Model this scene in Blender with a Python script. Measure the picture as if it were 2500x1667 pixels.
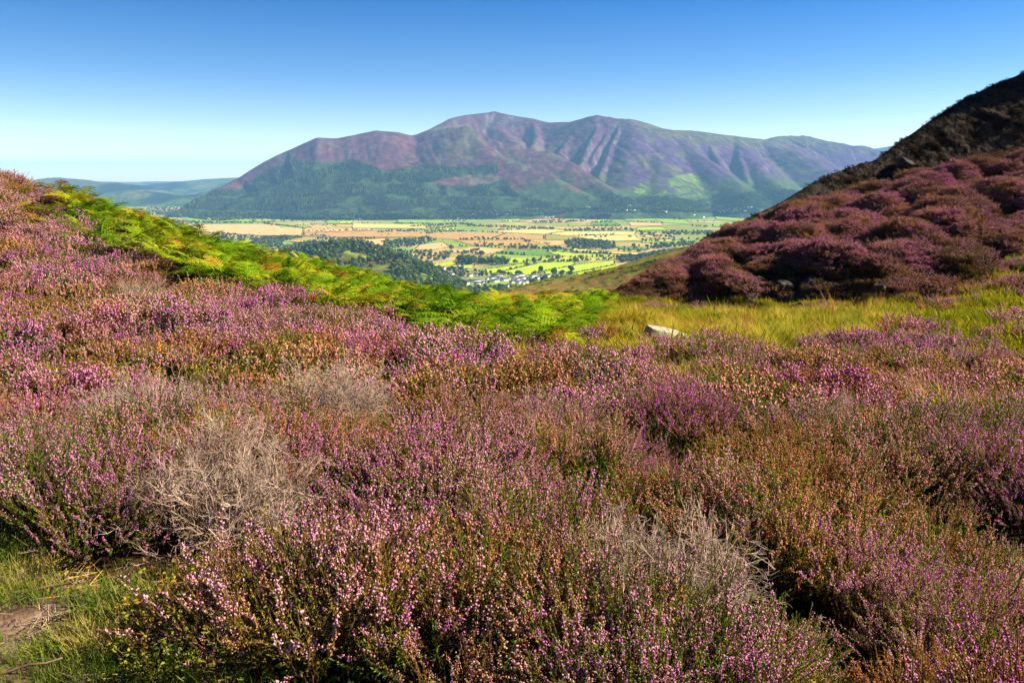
import bpy, math, random
import numpy as np
from mathutils import Vector, Matrix

for o in list(bpy.data.objects):
    bpy.data.objects.remove(o)
SC = bpy.context.scene
COL = SC.collection
rng = np.random.default_rng(7)

# ------------------------------------------------------------------ camera, light, sky
EYE = 1.7
FPX = 1944.0
PITCH = math.radians(11.58)
CP, SP = math.cos(PITCH), math.sin(PITCH)
cam = bpy.data.cameras.new('camera')
cam.sensor_width = 36.0
cam.lens = FPX * 36.0 / 2500.0
cam.clip_start = 0.05
cam.clip_end = 120000.0
camo = bpy.data.objects.new('camera', cam)
COL.objects.link(camo)
camo.location = (0, 0, EYE)
camo.rotation_euler = (math.pi / 2 - PITCH, 0, 0)
SC.camera = camo

SUN_AZ, SUN_EL = math.radians(88), math.radians(35)
world = bpy.data.worlds.new('World')
SC.world = world
world.use_nodes = True
wn, wl = world.node_tree.nodes, world.node_tree.links
wn.clear()
w_out = wn.new('ShaderNodeOutputWorld')
w_bg = wn.new('ShaderNodeBackground')
w_bg.inputs['Strength'].default_value = 0.12
w_sky = wn.new('ShaderNodeTexSky')
w_sky.sky_type = 'NISHITA'
w_sky.sun_disc = False
w_sky.sun_elevation = SUN_EL
w_sky.sun_rotation = SUN_AZ
w_sky.altitude = 300
w_sky.air_density = 1.0
w_sky.dust_density = 0.25
w_sky.ozone_density = 3.0
w_tc = wn.new('ShaderNodeTexCoord')
w_mp = wn.new('ShaderNodeMapping')
w_mp.inputs['Scale'].default_value = (1, 1, 2.6)      # the sky deepens quickly above the horizon
w_nm = wn.new('ShaderNodeVectorMath')
w_nm.operation = 'NORMALIZE'
w_hs = wn.new('ShaderNodeHueSaturation')
w_hs.inputs['Saturation'].default_value = 1.15
wl.new(w_tc.outputs['Generated'], w_mp.inputs['Vector'])
wl.new(w_mp.outputs['Vector'], w_nm.inputs[0])
wl.new(w_nm.outputs['Vector'], w_sky.inputs['Vector'])
wl.new(w_sky.outputs['Color'], w_hs.inputs['Color'])
# clear-air deepening of the blue with height above the horizon
w_sx = wn.new('ShaderNodeSeparateXYZ')
wl.new(w_tc.outputs['Generated'], w_sx.inputs[0])
w_cr = wn.new('ShaderNodeValToRGB')
for i_, (p_, c_) in enumerate([(0.0, (1.25, .88, .62)), (.05, (1.12, .79, .59)), (.12, (.46, .53, .56)), (.21, (.0, .32, .54)), (.5, (.0, .18, .35)), (1.0, (.0, .12, .26))]):
    e_ = w_cr.color_ramp.elements[i_] if i_ < 2 else w_cr.color_ramp.elements.new(p_)
    e_.position = p_; e_.color = (*c_, 1)
wl.new(w_sx.outputs['Z'], w_cr.inputs['Fac'])
w_mx = wn.new('ShaderNodeMix'); w_mx.data_type = 'RGBA'; w_mx.blend_type = 'MULTIPLY'; w_mx.inputs[0].default_value = 1.0
wl.new(w_hs.outputs['Color'], w_mx.inputs[6]); wl.new(w_cr.outputs['Color'], w_mx.inputs[7])
wl.new(w_mx.outputs[2], w_bg.inputs['Color'])
wl.new(w_bg.outputs['Background'], w_out.inputs['Surface'])

sun = bpy.data.lights.new('sun', 'SUN')
sun.energy = 5.0
sun.angle = math.radians(0.53)
sun.color = (1.0, 0.91, 0.76)
suno = bpy.data.objects.new('sun', sun)
COL.objects.link(suno)
sdir = Vector((math.sin(SUN_AZ) * math.cos(SUN_EL), math.cos(SUN_AZ) * math.cos(SUN_EL), math.sin(SUN_EL)))
suno.rotation_euler = sdir.to_track_quat('Z', 'Y').to_euler()
suno.location = (40, -10, 60)

SC.view_settings.view_transform = 'Standard'
SC.view_settings.look = 'None'
SC.view_settings.exposure = 1.6
SC.view_settings.gamma = 1.0
SC.view_settings.use_curve_mapping = False
SC.render.engine = 'CYCLES'
SC.cycles.use_denoising = True
SC.cycles.max_bounces = 5
SC.cycles.diffuse_bounces = 3
SC.cycles.glossy_bounces = 1
SC.cycles.transmission_bounces = 3
SC.cycles.volume_bounces = 1
SC.cycles.transparent_max_bounces = 4

# ------------------------------------------------------------------ helpers
def P(u, v, Y):
    """world point seen at photo pixel (u, v) of the 2500 px picture, Y metres ahead"""
    x = (u - 1250.0) / FPX
    yu = (833.5 - v) / FPX
    dy = CP + yu * SP
    dz = yu * CP - SP
    t = Y / dy
    return np.array([x * t, Y, EYE + dz * t])

def onplane(u, v, z):
    x = (u - 1250.0) / FPX
    yu = (833.5 - v) / FPX
    dy = CP + yu * SP
    dz = yu * CP - SP
    t = (z - EYE) / dz
    return np.array([x * t, dy * t, z])

def proj(x, y, z):
    z = z - EYE
    f = np.maximum(y * CP - z * SP, 0.01)
    return 1250 + FPX * x / f, 833.5 - FPX * (y * SP + z * CP) / f

def hash2(ix, iy, seed):
    h = (ix.astype(np.int64) * 374761393 + iy.astype(np.int64) * 668265263 + seed * 974711) & 0x7fffffff
    h = ((h ^ (h >> 13)) * 1274126177) & 0x7fffffff
    h = h ^ (h >> 16)
    return (h & 0xffff) / 65535.0

def vnoise(x, y, seed=0):
    x = np.asarray(x, float); y = np.asarray(y, float)
    ix, iy = np.floor(x), np.floor(y)
    fx, fy = x - ix, y - iy
    fx = fx * fx * (3 - 2 * fx); fy = fy * fy * (3 - 2 * fy)
    a = hash2(ix, iy, seed); b = hash2(ix + 1, iy, seed)
    c = hash2(ix, iy + 1, seed); d = hash2(ix + 1, iy + 1, seed)
    return (a * (1 - fx) + b * fx) * (1 - fy) + (c * (1 - fx) + d * fx) * fy

def fbm(x, y, seed=0, octv=4, gain=0.5):
    s, a, t = 0, 1.0, 0
    x = np.asarray(x, float); y = np.asarray(y, float)
    for k in range(octv):
        s = s + a * (vnoise(x, y, seed + k * 17) - 0.5)
        t += a
        a *= gain
        x, y = x * 2.03 + 11.3, y * 2.03 - 7.1
    return s / t * 2

def inpoly(x, y, poly):
    x = np.asarray(x); y = np.asarray(y)
    r = np.zeros(x.shape, bool)
    n = len(poly)
    j = n - 1
    for i in range(n):
        xi, yi = poly[i][0], poly[i][1]
        xj, yj = poly[j][0], poly[j][1]
        c = ((yi > y) != (yj > y)) & (x < (xj - xi) * (y - yi) / ((yj - yi) or 1e-9) + xi)
        r ^= c
        j = i
    return r

def mkmesh(name, V, F, mats=(), midx=None, smooth=False, cols=None):
    V = np.asarray(V, np.float32); F = np.asarray(F, np.int32)
    me = bpy.data.meshes.new(name)
    me.vertices.add(len(V)); me.vertices.foreach_set('co', V.ravel())
    k = F.shape[1]
    me.loops.add(F.size); me.loops.foreach_set('vertex_index', F.ravel())
    me.polygons.add(len(F))
    me.polygons.foreach_set('loop_start', np.arange(0, F.size, k, dtype=np.int32))
    me.polygons.foreach_set('loop_total', np.full(len(F), k, np.int32))
    for m in mats:
        me.materials.append(m)
    if midx is not None:
        me.polygons.foreach_set('material_index', np.asarray(midx, np.int32))
    if smooth:
        me.polygons.foreach_set('use_smooth', np.ones(len(F), bool))
    if cols is not None:
        at = me.color_attributes.new('cover', 'FLOAT_COLOR', 'POINT')
        c4 = np.ones((len(V), 4), np.float32); c4[:, :3] = cols
        at.data.foreach_set('color', c4.ravel())
    me.update(calc_edges=True)
    return me

def link(name, me, parent=None, loc=None, kind=None, label=None, cat=None, group=None):
    o = bpy.data.objects.new(name, me)
    COL.objects.link(o)
    if parent is not None:
        o.parent = parent
    if loc is not None:
        o.location = loc
    if kind: o['kind'] = kind
    if label: o['label'] = label
    if cat: o['category'] = cat
    if group: o['group'] = group
    return o

def grid_faces(nu, nv):
    i, j = np.meshgrid(np.arange(nu - 1), np.arange(nv - 1), indexing='ij')
    a = (i * nv + j).ravel()
    return np.stack([a, a + nv, a + nv + 1, a + 1], 1)

def lin(h):
    h = h.lstrip('#')
    c = [int(h[i:i + 2], 16) / 255 for i in (0, 2, 4)]
    return tuple(x / 12.92 if x <= 0.04045 else ((x + 0.055) / 1.055) ** 2.4 for x in c)

def scol(c, k=1.0):
    return (c[0] * k, c[1] * k, c[2] * k, 1)

# ------------------------------------------------------------------ materials
def newmat(name):
    m = bpy.data.materials.new(name)
    m.use_nodes = True
    m.node_tree.nodes.clear()
    out = m.node_tree.nodes.new('ShaderNodeOutputMaterial')
    return m, m.node_tree.nodes, m.node_tree.links, out

def foliage(name, stops, scale=3.0, fine=40.0, fine_amt=0.5, transl=0.35, rnd=0.25, gloss=0.0):
    """diffuse + translucent leaf with colours running through stops by place, by plant and by shoot"""
    m, N, L, out = newmat(name)
    geo = N.new('ShaderNodeNewGeometry')
    n1 = N.new('ShaderNodeTexNoise'); n1.inputs['Scale'].default_value = scale; n1.inputs['Detail'].default_value = 2
    n2 = N.new('ShaderNodeTexNoise'); n2.inputs['Scale'].default_value = fine; n2.inputs['Detail'].default_value = 1
    oi = N.new('ShaderNodeObjectInfo')
    L.new(geo.outputs['Position'], n1.inputs['Vector']); L.new(geo.outputs['Position'], n2.inputs['Vector'])
    def mth(op, a, b):
        k = N.new('ShaderNodeMath'); k.operation = op
        for i, q in enumerate((a, b)):
            if hasattr(q, 'links'): L.new(q, k.inputs[i])
            else: k.inputs[i].default_value = q
        return k.outputs[0]
    f = mth('ADD', mth('MULTIPLY', mth('SUBTRACT', n1.outputs['Fac'], 0.5), 1.6), 0.5)
    f = mth('ADD', f, mth('MULTIPLY', mth('SUBTRACT', n2.outputs['Fac'], 0.5), fine_amt * 2.2))
    f = mth('ADD', f, mth('MULTIPLY', mth('SUBTRACT', oi.outputs['Random'], 0.5), rnd * 2))
    cr = N.new('ShaderNodeValToRGB')
    el = cr.color_ramp.elements
    while len(el) > 1: el.remove(el[-1])
    for i, (p, c) in enumerate(stops):
        e = el[0] if i == 0 else el.new(p)
        e.position = p; e.color = scol(lin(c))
    L.new(f, cr.inputs['Fac'])
    d = N.new('ShaderNodeBsdfDiffuse')
    L.new(cr.outputs['Color'], d.inputs['Color'])
    sh = d.outputs[0]
    if transl > 0:
        t = N.new('ShaderNodeBsdfTranslucent'); L.new(cr.outputs['Color'], t.inputs['Color'])
        mx = N.new('ShaderNodeMixShader'); mx.inputs[0].default_value = transl
        L.new(sh, mx.inputs[1]); L.new(t.outputs[0], mx.inputs[2]); sh = mx.outputs[0]
    if gloss > 0:
        g = N.new('ShaderNodeBsdfGlossy'); g.inputs['Roughness'].default_value = 0.45
        mx = N.new('ShaderNodeMixShader'); mx.inputs[0].default_value = gloss
        L.new(sh, mx.inputs[1]); L.new(g.outputs[0], mx.inputs[2]); sh = mx.outputs[0]
    L.new(sh, out.inputs['Surface'])
    return m

def ground(name, stops, scale, detail=8, rough=0.95, bump=0.3, bscale=None, attr=False, attr_amt=0.35):
    m, N, L, out = newmat(name)
    geo = N.new('ShaderNodeNewGeometry')
    n1 = N.new('ShaderNodeTexNoise'); n1.inputs['Scale'].default_value = scale; n1.inputs['Detail'].default_value = detail
    n1.inputs['Roughness'].default_value = 0.65
    L.new(geo.outputs['Position'], n1.inputs['Vector'])
    bs = N.new('ShaderNodeBsdfDiffuse')
    cr = N.new('ShaderNodeValToRGB')
    el = cr.color_ramp.elements
    while len(el) > 1: el.remove(el[-1])
    for i, (p, c) in enumerate(stops):
        e = el[0] if i == 0 else el.new(p)
        e.position = p; e.color = scol(lin(c)) if not attr else (c, c, c, 1)
    L.new(n1.outputs['Fac'], cr.inputs['Fac'])
    col = cr.outputs['Color']
    if attr:
        at = N.new('ShaderNodeAttribute'); at.attribute_name = 'cover'
        mx = N.new('ShaderNodeMix'); mx.data_type = 'RGBA'; mx.blend_type = 'MULTIPLY'
        mx.inputs[0].default_value = 1.0
        L.new(at.outputs['Color'], mx.inputs[6]); L.new(col, mx.inputs[7])
        col = mx.outputs[2]
    L.new(col, bs.inputs['Color'])
    if bump > 0:
        n2 = N.new('ShaderNodeTexNoise'); n2.inputs['Scale'].default_value = bscale or scale * 3
        n2.inputs['Detail'].default_value = 6
        L.new(geo.outputs['Position'], n2.inputs['Vector'])
        b = N.new('ShaderNodeBump'); b.inputs['Strength'].default_value = 1.0
        b.inputs['Distance'].default_value = bump
        L.new(n2.outputs['Fac'], b.inputs['Height']); L.new(b.outputs[0], bs.inputs['Normal'])
    L.new(bs.outputs[0], out.inputs['Surface'])
    return m

M = {}
M['peat'] = ground('peat', [(0.3, '#1a120c'), (0.5, '#2e2016'), (0.7, '#40301e')], 2.5, bump=0.03, bscale=14)
M['soil'] = ground('soil', [(0.3, '#44332a'), (0.5, '#6a5344'), (0.7, '#8c7664')], 9, bump=0.03, bscale=30)
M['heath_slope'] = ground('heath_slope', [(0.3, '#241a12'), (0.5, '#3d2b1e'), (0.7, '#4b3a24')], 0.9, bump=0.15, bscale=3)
M['rock'] = ground('rock', [(0.25, '#1e1a17'), (0.45, '#36322d'), (0.6, '#544f48'), (0.72, '#2b2819')], 1.7, bump=0.08, bscale=5)
M['pale_rock'] = ground('pale_rock', [(0.3, '#6a614f'), (0.48, '#a89c84'), (0.58, '#8f846c'), (0.7, '#5c5443')], 6, bump=0.03, bscale=16)
M['terrain'] = ground('terrain', [(0.28, 0.24), (0.5, 0.66), (0.72, 1.25)], 0.016, detail=10, bump=9.0, bscale=0.02, attr=True)
M['valley'] = ground('valley', [(0.3, 0.75), (0.5, 1.0), (0.7, 1.25)], 0.012, bump=0.0, attr=True)
M['spur'] = ground('spur', [(0.3, '#5c5c20'), (0.44, '#7a742c'), (0.53, '#7c5c30'), (0.6, '#6a6a28'), (0.72, '#7c8834')], 0.03, detail=10, bump=2.0, bscale=0.12)
M['stem'] = foliage('stem', [(0.2, '#3a2619'), (0.8, '#6e4f36')], 6, 30, 0.4, 0.0, 0.2)
M['flower'] = foliage('flower', [(0.05, '#d994cc'), (0.3, '#d890b2'), (0.5, '#d08c94'), (0.66, '#c8865e'), (0.9, '#a8622a')], 1.3, 22, 0.45, 0.35, 0.25)
M['flower_far'] = foliage('flower_far', [(0.0, '#c782a8'), (0.35, '#c07e90'), (0.6, '#b27664'), (0.9, '#905a2c')], 0.5, 6, 0.35, 0.3, 0.3)
M['fl_pink'] = foliage('fl_pink', [(0.1, '#ce70b0'), (0.5, '#d88ab2'), (0.9, '#e4a8b6')], 1.3, 50, 0.5, 0.35, 0.3)
M['fl_pale'] = foliage('fl_pale', [(0.1, '#e2a4b6'), (0.5, '#dc9886'), (0.9, '#d08a58')], 1.3, 50, 0.5, 0.35, 0.3)
M['fl_rust'] = foliage('fl_rust', [(0.1, '#c99a88'), (0.5, '#be8668'), (0.9, '#a87048')], 1.3, 50, 0.5, 0.3, 0.3)
M['fl_far'] = foliage('fl_far', [(0.1, '#d47ab0'), (0.5, '#d888aa'), (0.9, '#c8907e')], 0.6, 8, 0.4, 0.3, 0.35)
M['fl_far_pale'] = foliage('fl_far_pale', [(0.1, '#bc8498'), (0.5, '#b88274'), (0.9, '#a87050')], 0.6, 8, 0.4, 0.3, 0.35)
M['shade_dark_heather'] = foliage('shade_dark_heather', [(0.1, '#1c1810'), (0.5, '#2c2317'), (0.9, '#3a2b1b')], 1.0, 10, 0.3, 0.1, 0.3)  # heather colour taken near black to stand in for shade on the crag
M['leaf_rust'] = foliage('leaf_rust', [(0.1, '#72742a'), (0.5, '#94772e'), (0.9, '#a06236')], 1.6, 18, 0.4, 0.35, 0.3)
M['leaf'] = foliage('leaf', [(0.1, '#426a18'), (0.5, '#788e22'), (0.85, '#a0942c')], 1.6, 18, 0.4, 0.35, 0.3)
M['leaf_dark'] = foliage('leaf_dark', [(0.1, '#3c4c1c'), (0.5, '#5c5a2a'), (0.9, '#745230')], 1.0, 10, 0.3, 0.25, 0.3)
M['dead'] = foliage('dead', [(0.15, '#8f7c6e'), (0.5, '#ac9480'), (0.85, '#7c6552')], 4, 25, 0.4, 0.0, 0.2)
M['bracken'] = foliage('bracken', [(0.0, '#42640f'), (0.45, '#6c8a15'), (0.74, '#94981c'), (0.92, '#a8862a'), (1.0, '#8c4c20')], 0.35, 2.5, 0.3, 0.32, 0.36)
M['straw'] = foliage('straw', [(0.1, '#8f942a'), (0.4, '#c0b03a'), (0.6, '#d4b850'), (0.85, '#c0923e')], 0.6, 9, 0.3, 0.4, 0.3)
M['moss'] = foliage('moss', [(0.1, '#5e6c12'), (0.5, '#8a8a1c'), (0.85, '#ac9426')], 0.6, 6, 0.3, 0.35, 0.3)
M['grass'] = foliage('grass', [(0.1, '#43591a'), (0.45, '#657a26'), (0.7, '#8e8a3a'), (0.9, '#b0965e')], 3, 25, 0.4, 0.4, 0.25)
M['bilberry'] = foliage('bilberry', [(0.2, '#6b7d22'), (0.6, '#94972f'), (0.9, '#a8792e')], 4, 20, 0.3, 0.4, 0.2)
M['wood'] = foliage('wood', [(0.2, '#4c382c'), (0.5, '#705644'), (0.9, '#8a705a')], 8, 60, 0.4, 0.0, 0.2)
M['crown'] = foliage('crown', [(0.0, '#26381a'), (0.5, '#3a4f20'), (0.8, '#4f5f2a'), (1.0, '#5f6630')], 0.01, 0.15, 0.3, 0.2, 0.4)
M['crown_light'] = foliage('crown_light', [(0.0, '#3c5220'), (0.5, '#53682c'), (1.0, '#6f7434')], 0.01, 0.15, 0.3, 0.2, 0.4)
M['conifer'] = foliage('conifer', [(0.0, '#14261c'), (0.45, '#233a22'), (0.8, '#3d5526'), (1.0, '#5a5c2c')], 0.004, 0.03, 0.4, 0.1, 0.6)
M['bark'] = foliage('bark', [(0.2, '#3b2d22'), (0.8, '#5d4a38')], 0.5, 2, 0.3, 0.0, 0.2)
M['white_wall'] = foliage('white_wall', [(0.0, '#cfc8bb'), (0.5, '#e3ded4'), (1.0, '#f0ece4')], 0.05, 0.5, 0.2, 0.0, 0.4)
M['grey_wall'] = foliage('grey_wall', [(0.0, '#8c8378'), (1.0, '#b5a99a')], 0.05, 0.5, 0.2, 0.0, 0.4)
M['slate'] = foliage('slate', [(0.0, '#3c3c44'), (0.5, '#504d54'), (1.0, '#665c5a')], 0.05, 0.6, 0.25, 0.0, 0.5)
M['window'] = foliage('window', [(0.0, '#1d2227'), (1.0, '#343c44')], 0.05, 0.6, 0.2, 0.0, 0.3, 0.1)
m, N, L, out = newmat('water')
b = N.new('ShaderNodeBsdfPrincipled'); b.inputs['Base Color'].default_value = (0.12, 0.2, 0.3, 1); b.inputs['Roughness'].default_value = 0.12
L.new(b.outputs[0], out.inputs['Surface']); M['water'] = m

def fieldmat(name, c):
    return ground(name, [(0.3, c[0]), (0.5, c[1]), (0.72, c[2])], 0.02, detail=5, bump=0.0)
FM = {
    'lime': fieldmat('lime_pasture', ('#8c9e22', '#9cae26', '#b0b733')),
    'green': fieldmat('green_pasture', ('#6f8d25', '#7f9a2a', '#93a63a')),
    'dark': fieldmat('dark_pasture', ('#4f7026', '#5c7d2a', '#6b8834')),
    'tan': fieldmat('tan_stubble', ('#b08a52', '#c39c63', '#cfae78')),
    'straw': fieldmat('straw_meadow', ('#b7a04e', '#c8b262', '#bfae5a')),
    'bog': fieldmat('bog_moor', ('#8f7038', '#a98548', '#b9955a')),
    'olive': fieldmat('olive_rough', ('#7c7a30', '#8a8438', '#948a44')),
}

# ------------------------------------------------------------------ near ground: a surface through points read off the photo
HV = 0.5      # heather height taken off points that lie on the heather tops
CTRL = []
def cp(u, v, Y, h=0.0):
    p = P(u, v, Y); CTRL.append((p[0], p[1], p[2] - h))
for x, y, z in [(-8, -6, 0.5), (0, -6, 0.25), (8, -6, 0.4), (-3, 0, 0.1), (0, 0, 0), (3, 0, 0), (-1.2, 2.0, 0.0), (0, 2.2, 0), (1.3, 2.2, 0.02),
                (-1.9, 3.2, 0.02), (7, 2, 0.3), (-8, 2, 0.4), (12, 6, 0.2), (18, 9, 0.3), (-30, 8, 7), (-30, 25, 9), (-36, 40, 8)]:
    CTRL.append((x, y, z))
for a in [(0, 1000, 5, HV), (0, 800, 9, HV), (0, 600, 15, HV), (0, 500, 19, HV), (0, 413, 24, HV), (136, 467, 25, HV), (272, 508, 26, .5),
          (408, 546, 27, .8), (544, 584, 28, .8), (626, 611, 29, .8), (800, 640, 30, .8), (930, 681, 31, .85), (1046, 697, 32, .95), (1157, 710, 33, 1.0),
          (1298, 722, 33.5, 1.0), (1404, 718, 34, .95), (1489, 720, 34, .5),
          (193, 584, 17, HV), (372, 614, 16.5, HV), (491, 676, 16, HV), (700, 715, 15, HV), (940, 755, 14, HV), (1080, 825, 11.5, HV),
          (1160, 819, 9.8, HV), (1268, 852, 9.5, HV), (1372, 843, 10, HV), (1595, 835, 11, HV), (1800, 812, 13, HV), (2020, 816, 14, HV), (2246, 790, 15.5, HV),
          (2500, 849, 13, HV), (1250, 1000, 5.2, HV), (1250, 1300, 3.0, HV), (2000, 1000, 5.6, HV), (2400, 1000, 6.5, HV), (2400, 1300, 3.4, HV), (600, 1000, 5.0, HV),
          (700, 830, 9.5, HV), (350, 760, 10.5, HV),
          (1500, 805, 17, .2), (1530, 790, 19, .1), (1700, 765, 25, .2), (1300, 765, 22, .5), (1000, 735, 22, .5), (700, 670, 22, .5),
          (1550, 745, 30, .2), (1756, 752, 32, .2), (1820, 769, 29, .2), (2184, 762, 26, .1), (2312, 730, 28, .1), (2440, 675, 30, .1), (2483, 602, 36, .1), (2400, 790, 19, .1)]:
    cp(*a)
for (u, v, Y) in [(0, 413, 24), (136, 467, 25), (408, 546, 27), (626, 611, 29), (930, 681, 31), (1157, 710, 33), (1298, 722, 33.5), (1489, 720, 34)]:
    p = P(u, v, Y); d = p[:2] / np.linalg.norm(p[:2])
    for dd, dz in ((7, 2.8), (18, 10)):
        q = p[:2] + d * dd; CTRL.append((q[0], q[1], p[2] - dz))
for x, y, z in [(20, 45, -5), (35, 45, -4), (50, 45, -3), (40, 30, -1.0), (55, 20, 1), (30, 20, -0.8), (20, 60, -12), (50, 65, -10)]:
    CTRL.append((x, y, z))
CT = np.array(CTRL)
def _tps_fit(c, lam=0.02):
    n = len(c); d2 = ((c[:, None, :2] - c[None, :, :2]) ** 2).sum(2)
    K = np.where(d2 > 0, 0.5 * d2 * np.log(np.maximum(d2, 1e-9)), 0) + lam * np.eye(n)
    Q = np.c_[np.ones(n), c[:, :2]]
    A = np.block([[K, Q], [Q.T, np.zeros((3, 3))]])
    return np.linalg.solve(A, np.r_[c[:, 2], 0, 0, 0])
WT = _tps_fit(CT)
def gz(x, y):
    x = np.asarray(x, float); y = np.asarray(y, float); sh = x.shape
    x, y = x.ravel(), y.ravel()
    r = np.empty(len(x))
    for s in range(0, len(x), 40000):
        X, Y = x[s:s + 40000], y[s:s + 40000]
        d2 = (X[:, None] - CT[None, :, 0]) ** 2 + (Y[:, None] - CT[None, :, 1]) ** 2
        K = 0.5 * d2 * np.log(np.maximum(d2, 1e-9))
        r[s:s + 40000] = K @ WT[:-3] + WT[-3] + WT[-2] * X + WT[-1] * Y
    dist = np.hypot(x, y)
    amp = np.clip((dist - 2) / 6, 0, 1)
    r += 0.10 * amp * fbm(x * 0.55, y * 0.55, 3, 3) + 0.03 * fbm(x * 2.3, y * 2.3, 5, 3)
    return r.reshape(sh)

gx = np.linspace(-42, 60, 300); gy = np.linspace(-9, 52, 190)
X, Y = np.meshgrid(gx, gy, indexing='ij')
V = np.stack([X, Y, gz(X, Y)], -1).reshape(-1, 3)
near = link('moor_ground', mkmesh('moor_ground', V, grid_faces(300, 190), [M['peat']], smooth=True), kind='structure')

# world-space zones of ground cover (x, y polygons)
def W(*pts):
    return [tuple(P(*p)[:2]) for p in pts]
EDGE = [(193, 584, 17), (372, 614, 16.5), (491, 676, 16), (595, 702, 15.5), (700, 715, 15), (834, 720, 14.5), (876, 723, 14.3), (940, 755, 14), (983, 780, 13),
        (1080, 825, 11.5), (1160, 819, 10.3), (1268, 855, 9.9), (1372, 843, 10.6), (1431, 866, 9.8), (1595, 835, 11.5), (1800, 812, 13.4), (2020, 816, 14.3),
        (2157, 798, 15.4), (2246, 785, 16), (2365, 828, 14.5), (2500, 849, 13), (2800, 850, 13)]
Z_HEATHER = W((-500, 415, 24), (0, 413, 26), (136, 467, 26.5), (180, 520, 22), *EDGE) + [(16, -3), (-14, -3)]
Z_BRACKEN = W((120, 440, 30), (272, 508, 30), (408, 546, 31), (626, 611, 33), (930, 681, 36), (1157, 710, 38), (1298, 722, 38), (1489, 720, 38),
              (1490, 745, 30), (1480, 765, 25), (1440, 800, 17.5), (1380, 815, 14.5)) + W(*EDGE[9:13])[::-1] + W(*EDGE[:9])[::-1] + W((150, 500, 22))
Z_GOLD = W((1430, 745, 31), (1550, 742, 31.5), (1756, 750, 33), (1820, 767, 30), (2000, 765, 28), (2190, 758, 26.5), (2246, 785, 17)) + W(*EDGE[10:18])[::-1]
Z_MOSS = W((2130, 770, 24), (2184, 758, 27), (2312, 728, 29), (2440, 673, 31), (2483, 600, 37), (2900, 520, 42), (2900, 849, 14), *EDGE[17:21][::-1])
Z_PATH = [tuple(onplane(u, v, 0.0)[:2]) for u, v in [(-400, 1270), (0, 1310), (90, 1345), (150, 1420), (330, 1450), (420, 1540), (600, 1600), (690, 1720), (700, 1900), (-600, 1900)]]

# ------------------------------------------------------------------ right hillside: a lofted surface through rows of points
def interp_row(row, n):
    r = np.array([P(*p) for p in row])
    us = np.array([p[0] for p in row], float)
    t = np.linspace(1440, 3300, n)
    return np.stack([np.interp(t, us, r[:, k]) for k in range(3)], 1)
def smooth_row(r, k=5):
    q = np.pad(r, ((k, k), (0, 0)), mode='edge')
    return np.stack([q[i:i + len(r)] for i in range(2 * k + 1)]).mean(0)
ROW = {
 'base': [(1440, 733, 31), (1543, 748, 30.5), (1660, 752, 32), (1756, 754, 32.5), (1820, 771, 29.5), (2000, 772, 28), (2184, 764, 26.5), (2312, 733, 28.5), (2440, 678, 31), (2520, 600, 36), (2700, 560, 40), (3300, 520, 44)],
 'bank': [(1440, 731, 32), (1549, 698, 32.6), (1700, 668, 34), (1850, 655, 32.5), (2000, 655, 31.2), (2150, 668, 29.5), (2300, 660, 31.5), (2420, 620, 34), (2520, 570, 39), (2700, 520, 43), (3300, 460, 47)],
 'brow': [(1440, 731, 32.5), (1549, 694, 33.5), (1700, 640, 38), (1850, 600, 38), (2000, 590, 38), (2150, 580, 38), (2300, 560, 39), (2420, 540, 42), (2520, 510, 45), (2700, 450, 49), (3300, 370, 54)],
 'top':  [(1440, 731, 33), (1549, 693, 35), (1613, 667, 39), (1679, 643, 43), (1765, 604, 46), (1863, 549, 50), (2047, 493, 55), (2205, 450, 58), (2286, 425, 59), (2389, 399, 60), (2520, 386, 60), (2700, 330, 62), (3300, 180, 66)],
 'face': [(1440, 733, 33.3), (1549, 693, 35.6), (1613, 666, 39.5), (1676, 628, 43.4), (1700, 606, 45.0), (1775, 575, 47.4), (1863, 533, 51.0), (2047, 455, 56.6), (2205, 388, 60), (2286, 340, 61), (2389, 290, 62), (2520, 260, 62.3), (2700, 160, 63.5), (3300, -500, 63)],
 'ridge': [(1440, 736, 33.8), (1549, 694, 36.5), (1613, 667, 40.3), (1672, 643, 43.8), (1690, 603, 45.6), (1739, 575, 48), (1799, 546, 50), (1893, 502, 53.5), (1936, 476, 55.5), (2000, 438, 57), (2068, 412, 58.7), (2141, 391, 60.5), (2184, 354, 61.5), (2226, 327, 62), (2286, 284, 62.8), (2355, 241, 63.6), (2432, 205, 64.3), (2500, 179, 65), (2700, 40, 66), (3300, -900, 66)],  # unseen right end raised steeply to shade the crag face
}
NS = 260
rows = [smooth_row(interp_row(ROW[k], NS), 2 if k in ('ridge', 'face') else 6) for k in ('base', 'bank', 'brow', 'top', 'face', 'ridge')]
b0 = rows[0].copy(); b0[:, 1] -= 1.2; b0[:, 2] -= 1.4
rows = [b0] + rows
for dY, dZ in ((6, 1.6), (20, 11)):
    rt = rows[6].copy(); q_ = ((rt[:, 1] + dY) / rt[:, 1])
    rt[:, 0] *= q_; rt[:, 1] += dY; rt[:, 2] = EYE + (rt[:, 2] - EYE) * q_ - dZ; rows.append(rt)
KR = np.array(rows)
tt = [0, 1, 2, 3, 4, 5, 6, 7, 8]
per = [6, 16, 22, 34, 20, 20, 8, 8]
def cr(p0, p1, p2, p3, t):
    # monotone-ish Catmull-Rom with reduced tension
    m1 = (p2 - p0) * 0.32; m2 = (p3 - p1) * 0.32
    t2, t3 = t * t, t * t * t
    return (2 * t3 - 3 * t2 + 1) * p1 + (t3 - 2 * t2 + t) * m1 + (-2 * t3 + 3 * t2) * p2 + (t3 - t2) * m2
HT, HG = [], []
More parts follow.
